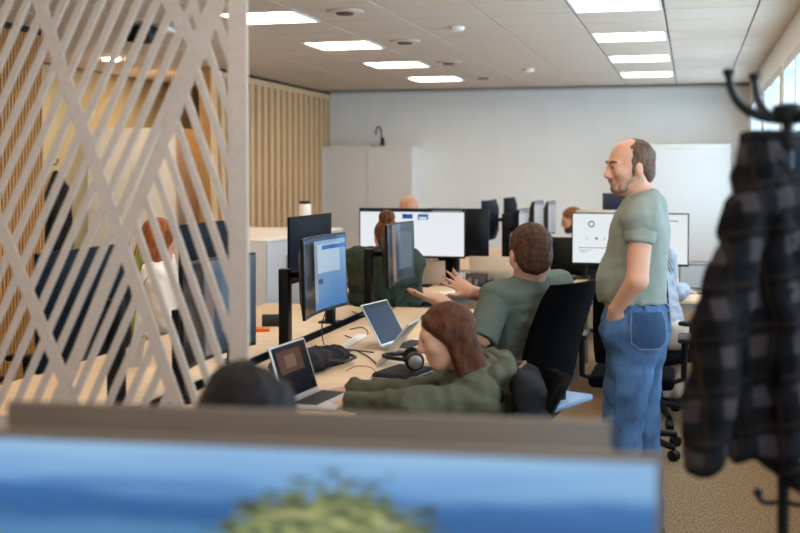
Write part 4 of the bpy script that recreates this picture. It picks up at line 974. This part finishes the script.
# navy jacket behind the shirt
S_ = Sdf(); A2 = lambda x, y, d=0: at(x, y, ZC + .10 + d)
for (a0, a1, y0), (b0_, b1, y1) in zip([(790, 806, 150), (786, 830, 210), (786, 840, 320)], [(786, 830, 210), (786, 840, 320), (792, 845, 440)]):
    for i in range(4): S_.cone(A2(a0 + (a1 - a0) * i / 3, y0), A2(b0_ + (b1 - b0_) * i / 3, y1), .028, .034, .03)
S_.wrinkle(.005, 25, 51); to2 = np.array((A2(815, 300)[0], A2(815, 300)[1], 0)); tn = thing('navy_jacket', 'dark navy jacket hanging behind the plaid shirt on the coat rack', 'jacket', tuple(to2))
S_.build('shell', mat('navy_wool', '1b2330', .95, bump=.3, bs=200), tn, .012, to2); MB().tube([tuple(A2(796, 146) - to2), tuple(A2(800, 138) - to2), tuple(A2(804, 146) - to2)], .004).build('hanging_loop', BLK, tn)
# black coat on the alcove wall
p = on(38, 67, CEIL); S_ = Sdf(); yc = 10.36; q = lambda d, y, z: np.array((XA + .06 + d, yc + y, z))
S_.cone(q(0, 0, 1.62), q(.02, -.13, 1.45), .03, .05, .03).cone(q(0, 0, 1.62), q(.02, .13, 1.45), .03, .05, .03).cone(q(.03, -.12, 1.42), q(.04, -.14, .85), .06, .06, .03).cone(q(.03, .12, 1.42), q(.04, .14, .85), .06, .06, .03).cone(q(.04, 0, 1.45), q(.05, 0, .8), .07, .08, .03); S_.wrinkle(.006, 22, 3)
tc_ = thing('black_coat', 'black coat hanging on a wall hook at the alcove, beyond the oak slats', 'coat', (XA + .06, yc, 0)); S_.build('shell', mat('black_wool', '0f0f11', .95), tc_, .016, (XA + .06, yc, 0)); MB().tube([(-.06, 0, 1.72), (-.0, 0, 1.72), (.02, 0, 1.78)], .008).build('hook', BLK, tc_)

# ================================================================== SMALL THINGS ON THE DESKS
def put(px, py, h=DZ): p = on(px, py, h); return (p[0], p[1], h)
# black zip case with headphones
x, y, z = put(402, 381); t = thing('zip_case', 'flat black zip case on the birch desk under the headphones', 'case', (x, y, z), R(-12))
MB().box((0, 0, .026), (.17, .26, .052), None, .018, 3).build('shell', mat('black_nylon', '141416', .8, bump=.3, bs=200), t); MB().box((0, 0, .03), (.174, .264, .005), None, .002).build('zip', grey_leg, t)
t = thing('headphones', 'black over-ear headphones with pale ring resting on the zip case', 'headphones', (x + .05, y + .0, z + .055), R(-70))
for s_, m in ((-1, BLK), (1, BLK)):
    cupo = MB().tube([(s_ * .055, 0, .042), (s_ * .085, 0, .042)], [.042, .036], 18).build('ear_cup', m, t); MB().tube([(s_ * .086, 0, .042), (s_ * .089, 0, .042)], [.03, .026], 18).build('cup_ring', mat('ring_grey', '8c8580', .35, .5), cupo)
MB().tube(bez((-.075, 0, .05), (-.07, -.17, .06), (.07, -.17, .06), (.075, 0, .05), 14), .009, 8).build('headband', BLK, t)
# black bag with tangled cables by the slanted laptop
x, y, z = put(300, 374); S_ = Sdf(); bo_ = np.array((x, y, z)); rs = np.random.RandomState(4)
S_.ell(bo_ + (0, .12, .045), (.10, .22, .05), rotm(R(6)), .03).ell(bo_ + (.05, .30, .04), (.08, .12, .045), None, .03).ell(bo_ + (-.05, -.02, .035), (.09, .12, .04), None, .03); S_.cut((0, 0, z + .001), (0, 0, -1)); S_.wrinkle(.008, 30, 5).wrinkle(.005, 70, 6)
t = thing('cloth_bag', 'crumpled black cloth bag lying on the desk under the blue monitor', 'bag', (x, y, z)); S_.build('fabric', mat('black_cloth', '17151a', .85), t, .011, (x, y, z))
MB().tube([(.1, .1, .05), (.15, .2, .03), (.16, .32, .03), (.1, .4, .03)], .007, 6).build('strap', mat('bag_strap', '3a2e28', .7), t)
def cable(label, pts, r=.003, c='17171a', nm='cable'):
    n = []
    for i in range(len(pts) - 1):
        p0, p1, p2, p3 = [np.array(pts[max(0, min(len(pts) - 1, i + d))], float) for d in (-1, 0, 1, 2)]
        for k in range(6):
            q = k / 6; n.append(tuple(.5 * (2 * p1 + (p2 - p0) * q + (2 * p0 - 5 * p1 + 4 * p2 - p3) * q * q + (3 * p1 - p0 - 3 * p2 + p3) * q ** 3)))
    n.append(tuple(pts[-1])); tag(MB().tube(n, r, 6).build(nm, mat('cable_' + c, c, .6)), label, 'cable')
G_ = lambda a, b, dz=.004: tuple(np.array(put(a, b)) + (0, 0, dz))
cable('black cable curling across the desk from the cloth bag to the zip case', [G_(338, 362), G_(352, 351), G_(366, 356), G_(378, 366)])
cable('thin black cable lying straight before the navy-screen laptop', [G_(330, 352), G_(345, 350), G_(362, 352), G_(374, 353)])
cable('red-orange thin cable looping beside the zip case', [G_(346, 372), G_(356, 367), G_(370, 368), G_(377, 374)], .002, 'b0583a')
cable('black cable drooping from the blue monitor to the desk', [tuple(at(327, 309, 5.5)), tuple(at(322, 325, 5.5)), G_(324, 345), G_(332, 350)])
cable('black cable drooping behind the navy-screen laptop', [tuple(at(412, 290, 6.9)), tuple(at(400, 303, 6.9)), G_(388, 312), G_(372, 318), G_(352, 312)])
cable('looped black cable beside the tray under the blue monitor', [G_(350, 330), G_(362, 328), G_(368, 334), G_(358, 340), G_(345, 336)])
# white cable cover and sheet
x, y, z = put(352, 343); t = thing('cable_cover', 'flat white plastic cover strip on the desk beside the cable tray', 'cable cover', (x, y, z), R(4)); MB().box((0, 0, .006), (.05, .5, .012), None, .003).build('strip', white_m, t); MB().box((0, 0, .0135), (.02, .46, .003)).build('lid', mat('cover_lid', 'e9e4de', .4), t, False)
x, y, z = put(276, 326); t = thing('portable_speaker', 'black cylindrical speaker lying beside the low white cabinets on the far desk top', 'speaker', (x, y, z), R(20)); MB().tube([(-.08, 0, .035), (.08, 0, .035)], .034, 16).build('grille', mat('dark_mesh', '2a2724', .8, bump=.4, bs=300), t); MB().tube([(.081, 0, .035), (.086, 0, .035)], .03, 16).build('end_cap', BLK, t)
x, y, z = put(262, 331); t = thing('sticky_pad', 'small orange sticky-note pad on the far bench top', 'notepad', (x, y, z), R(25)); MB().box((0, 0, .008), (.08, .08, .016)).build('pad', mat('orange_paper', 'd9682e', .8), t, False); MB().box((0, 0, .0165), (.076, .076, .001)).build('top_sheet', mat('orange_sheet', 'e07a3c', .8), t, False)
# middle desk
tumb = bpy.data.materials.new('clear_glass'); tumb.use_nodes = True; b = tumb.node_tree.nodes['Principled BSDF']; b.inputs['Transmission Weight'].default_value = .9; b.inputs['Roughness'].default_value = .05; b.inputs['Base Color'].default_value = (.9, .92, .93, 1)
x, y, z = put(459, 287); t = thing('tumbler', 'clear drinking glass on the desk beside the small picture tablet', 'glass', (x, y, z)); MB().lathe((0, 0, 0), [(.03, 0), (.033, .004), (.04, .12), (.037, .12), (.03, .012), (.001, .01)]).build('glass', tumb, t); MB().lathe((0, 0, 0), [(.029, .013), (.034, .06)]).build('water', tumb, t)
x, y, z = put(476, 288); t = thing('tablet', 'small tablet propped up showing a busy dark picture, beside the glass', 'tablet', (x, y, z), R(262)); M = rotm(0, R(-18))
MB().box((0, 0, .058), (.008, .18, .115), M, .003).build('shell', BLK, t)
me = bpy.data.meshes.new('screen'); V = [tuple(np.array((0, 0, .058)) + M @ np.array((.005, a_, b_))) for a_, b_ in ((-.084, -.05), (.084, -.05), (.084, .05), (-.084, .05))]; me.from_pydata(V, [], [(0, 1, 2, 3)]); u_ = me.uv_layers.new(name='UVMap')
for i, c in enumerate(((0, 0), (1, 0), (1, 1), (0, 1))): u_.data[i].uv = c
me.materials.append(screen('tablet_picture', '6b5a4c', '2c2a2c', [(.1, .2, .3, .7, 'a58a70'), (.45, .1, .6, .6, '8f9aa0'), (.7, .3, .9, .8, '54685c')], s=.3)); link('screen', me, t)
MB().box((-.04, 0, .02), (.05, .1, .006), rotm(0, R(35))).build('kickstand', BLK, t)
x, y, z = put(501, 289); t = thing('docking_box', 'low black docking box with cables on the middle desk', 'docking station', (x, y, z), R(8)); MB().box((0, 0, .035), (.24, .11, .06), None, .008).build('body', BLK, t); MB().box((0, -.056, .04), (.2, .003, .03)).build('port_strip', grey_leg, t, False)
for k in range(3): MB().tube([(-.08 + .07 * k, .03, .065), (-.06 + .07 * k, -.02, .085), (-.1 + .08 * k, -.07, .05), (-.12 + .08 * k, -.12, .004)], .004, 6).build('lead', BLK, t)
for k, (a_, b_, rz) in enumerate(((460, 293, 15), (474, 291, -10))):
    x, y, z = put(a_, b_); t = tag(MB().box((0, 0, 0), (.297, .21, .003)).build('paper_sheet', mat('paper', 'eae6df', .8), None, False), ('loose white paper sheets by the glass on the middle desk', 'slightly turned white paper sheet touching the tablet')[k], 'paper'); t.location = (x, y, z + .002 + .004 * k); t.rotation_euler = (0, 0, R(rz))
x, y, z = put(595, 282); t = thing('mug', 'black mug on the desk left of the dashboard monitor', 'mug', (x, y, z)); MB().lathe((0, 0, 0), [(.036, 0), (.04, .004), (.042, .095), (.038, .095), (.036, .01), (.001, .008)]).build('cup', BLK, t); MB().tube(bez((.04, 0, .08), (.08, 0, .085), (.08, 0, .02), (.04, 0, .02), 8), .006, 8).build('handle', BLK, t)
x, y, z = put(595, 290); t = thing('phone', 'black smartphone lying on the desk in front of the black mug', 'phone', (x, y, z), R(20)); MB().box((0, 0, .004), (.15, .072, .008), None, .003).build('body', BLK, t); MB().box((0, 0, .0083), (.14, .066, .0006)).build('screen', mat('dark_glass', '0a0a0c', .1), t, False)

# tall leafy pot plant on the bench behind the lattice
x, y = -2.5, 4.62; t = thing('potted_plant', 'tall yellow-green leafy plant in a pale pot behind the lattice', 'plant', (x, y, DZ)); MB().lathe((0, 0, 0), [(.05, 0), (.07, .13), (.064, .13), (.06, .11), (.001, .11)]).build('pot', mat('pot_pale', 'b9ac9c', .6), t)
lf = mat('leaf_yellow_green', '8f9a3c', .6, var=.2, vs=9); rs = np.random.RandomState(2)
for k in range(16):
    a = rs.rand() * 6.28; h_ = .3 + .33 * rs.rand(); d = .05 + .1 * rs.rand(); V = []; Fc = []
    for i in range(7):
        q = i / 6; c = np.array((math.cos(a) * d * q ** 1.6, math.sin(a) * d * q ** 1.6, .1 + h_ * q - .06 * q ** 3)); wv = .022 * math.sin(math.pi * min(.97, q * .9 + .1)); sd = np.array((-math.sin(a), math.cos(a), 0)) * wv
        V += [tuple(c - sd), tuple(c + np.array((math.cos(a), math.sin(a), 0)) * .004), tuple(c + sd)]
    for i in range(6): Fc += [(i * 3, i * 3 + 1, i * 3 + 4, i * 3 + 3), (i * 3 + 1, i * 3 + 2, i * 3 + 5, i * 3 + 4)]
    MB().poly(V, Fc).build('leaf', lf, t)

chair('empty dark office chair behind the lattice beside the oak slats', (-3.25, 4.75), 8)
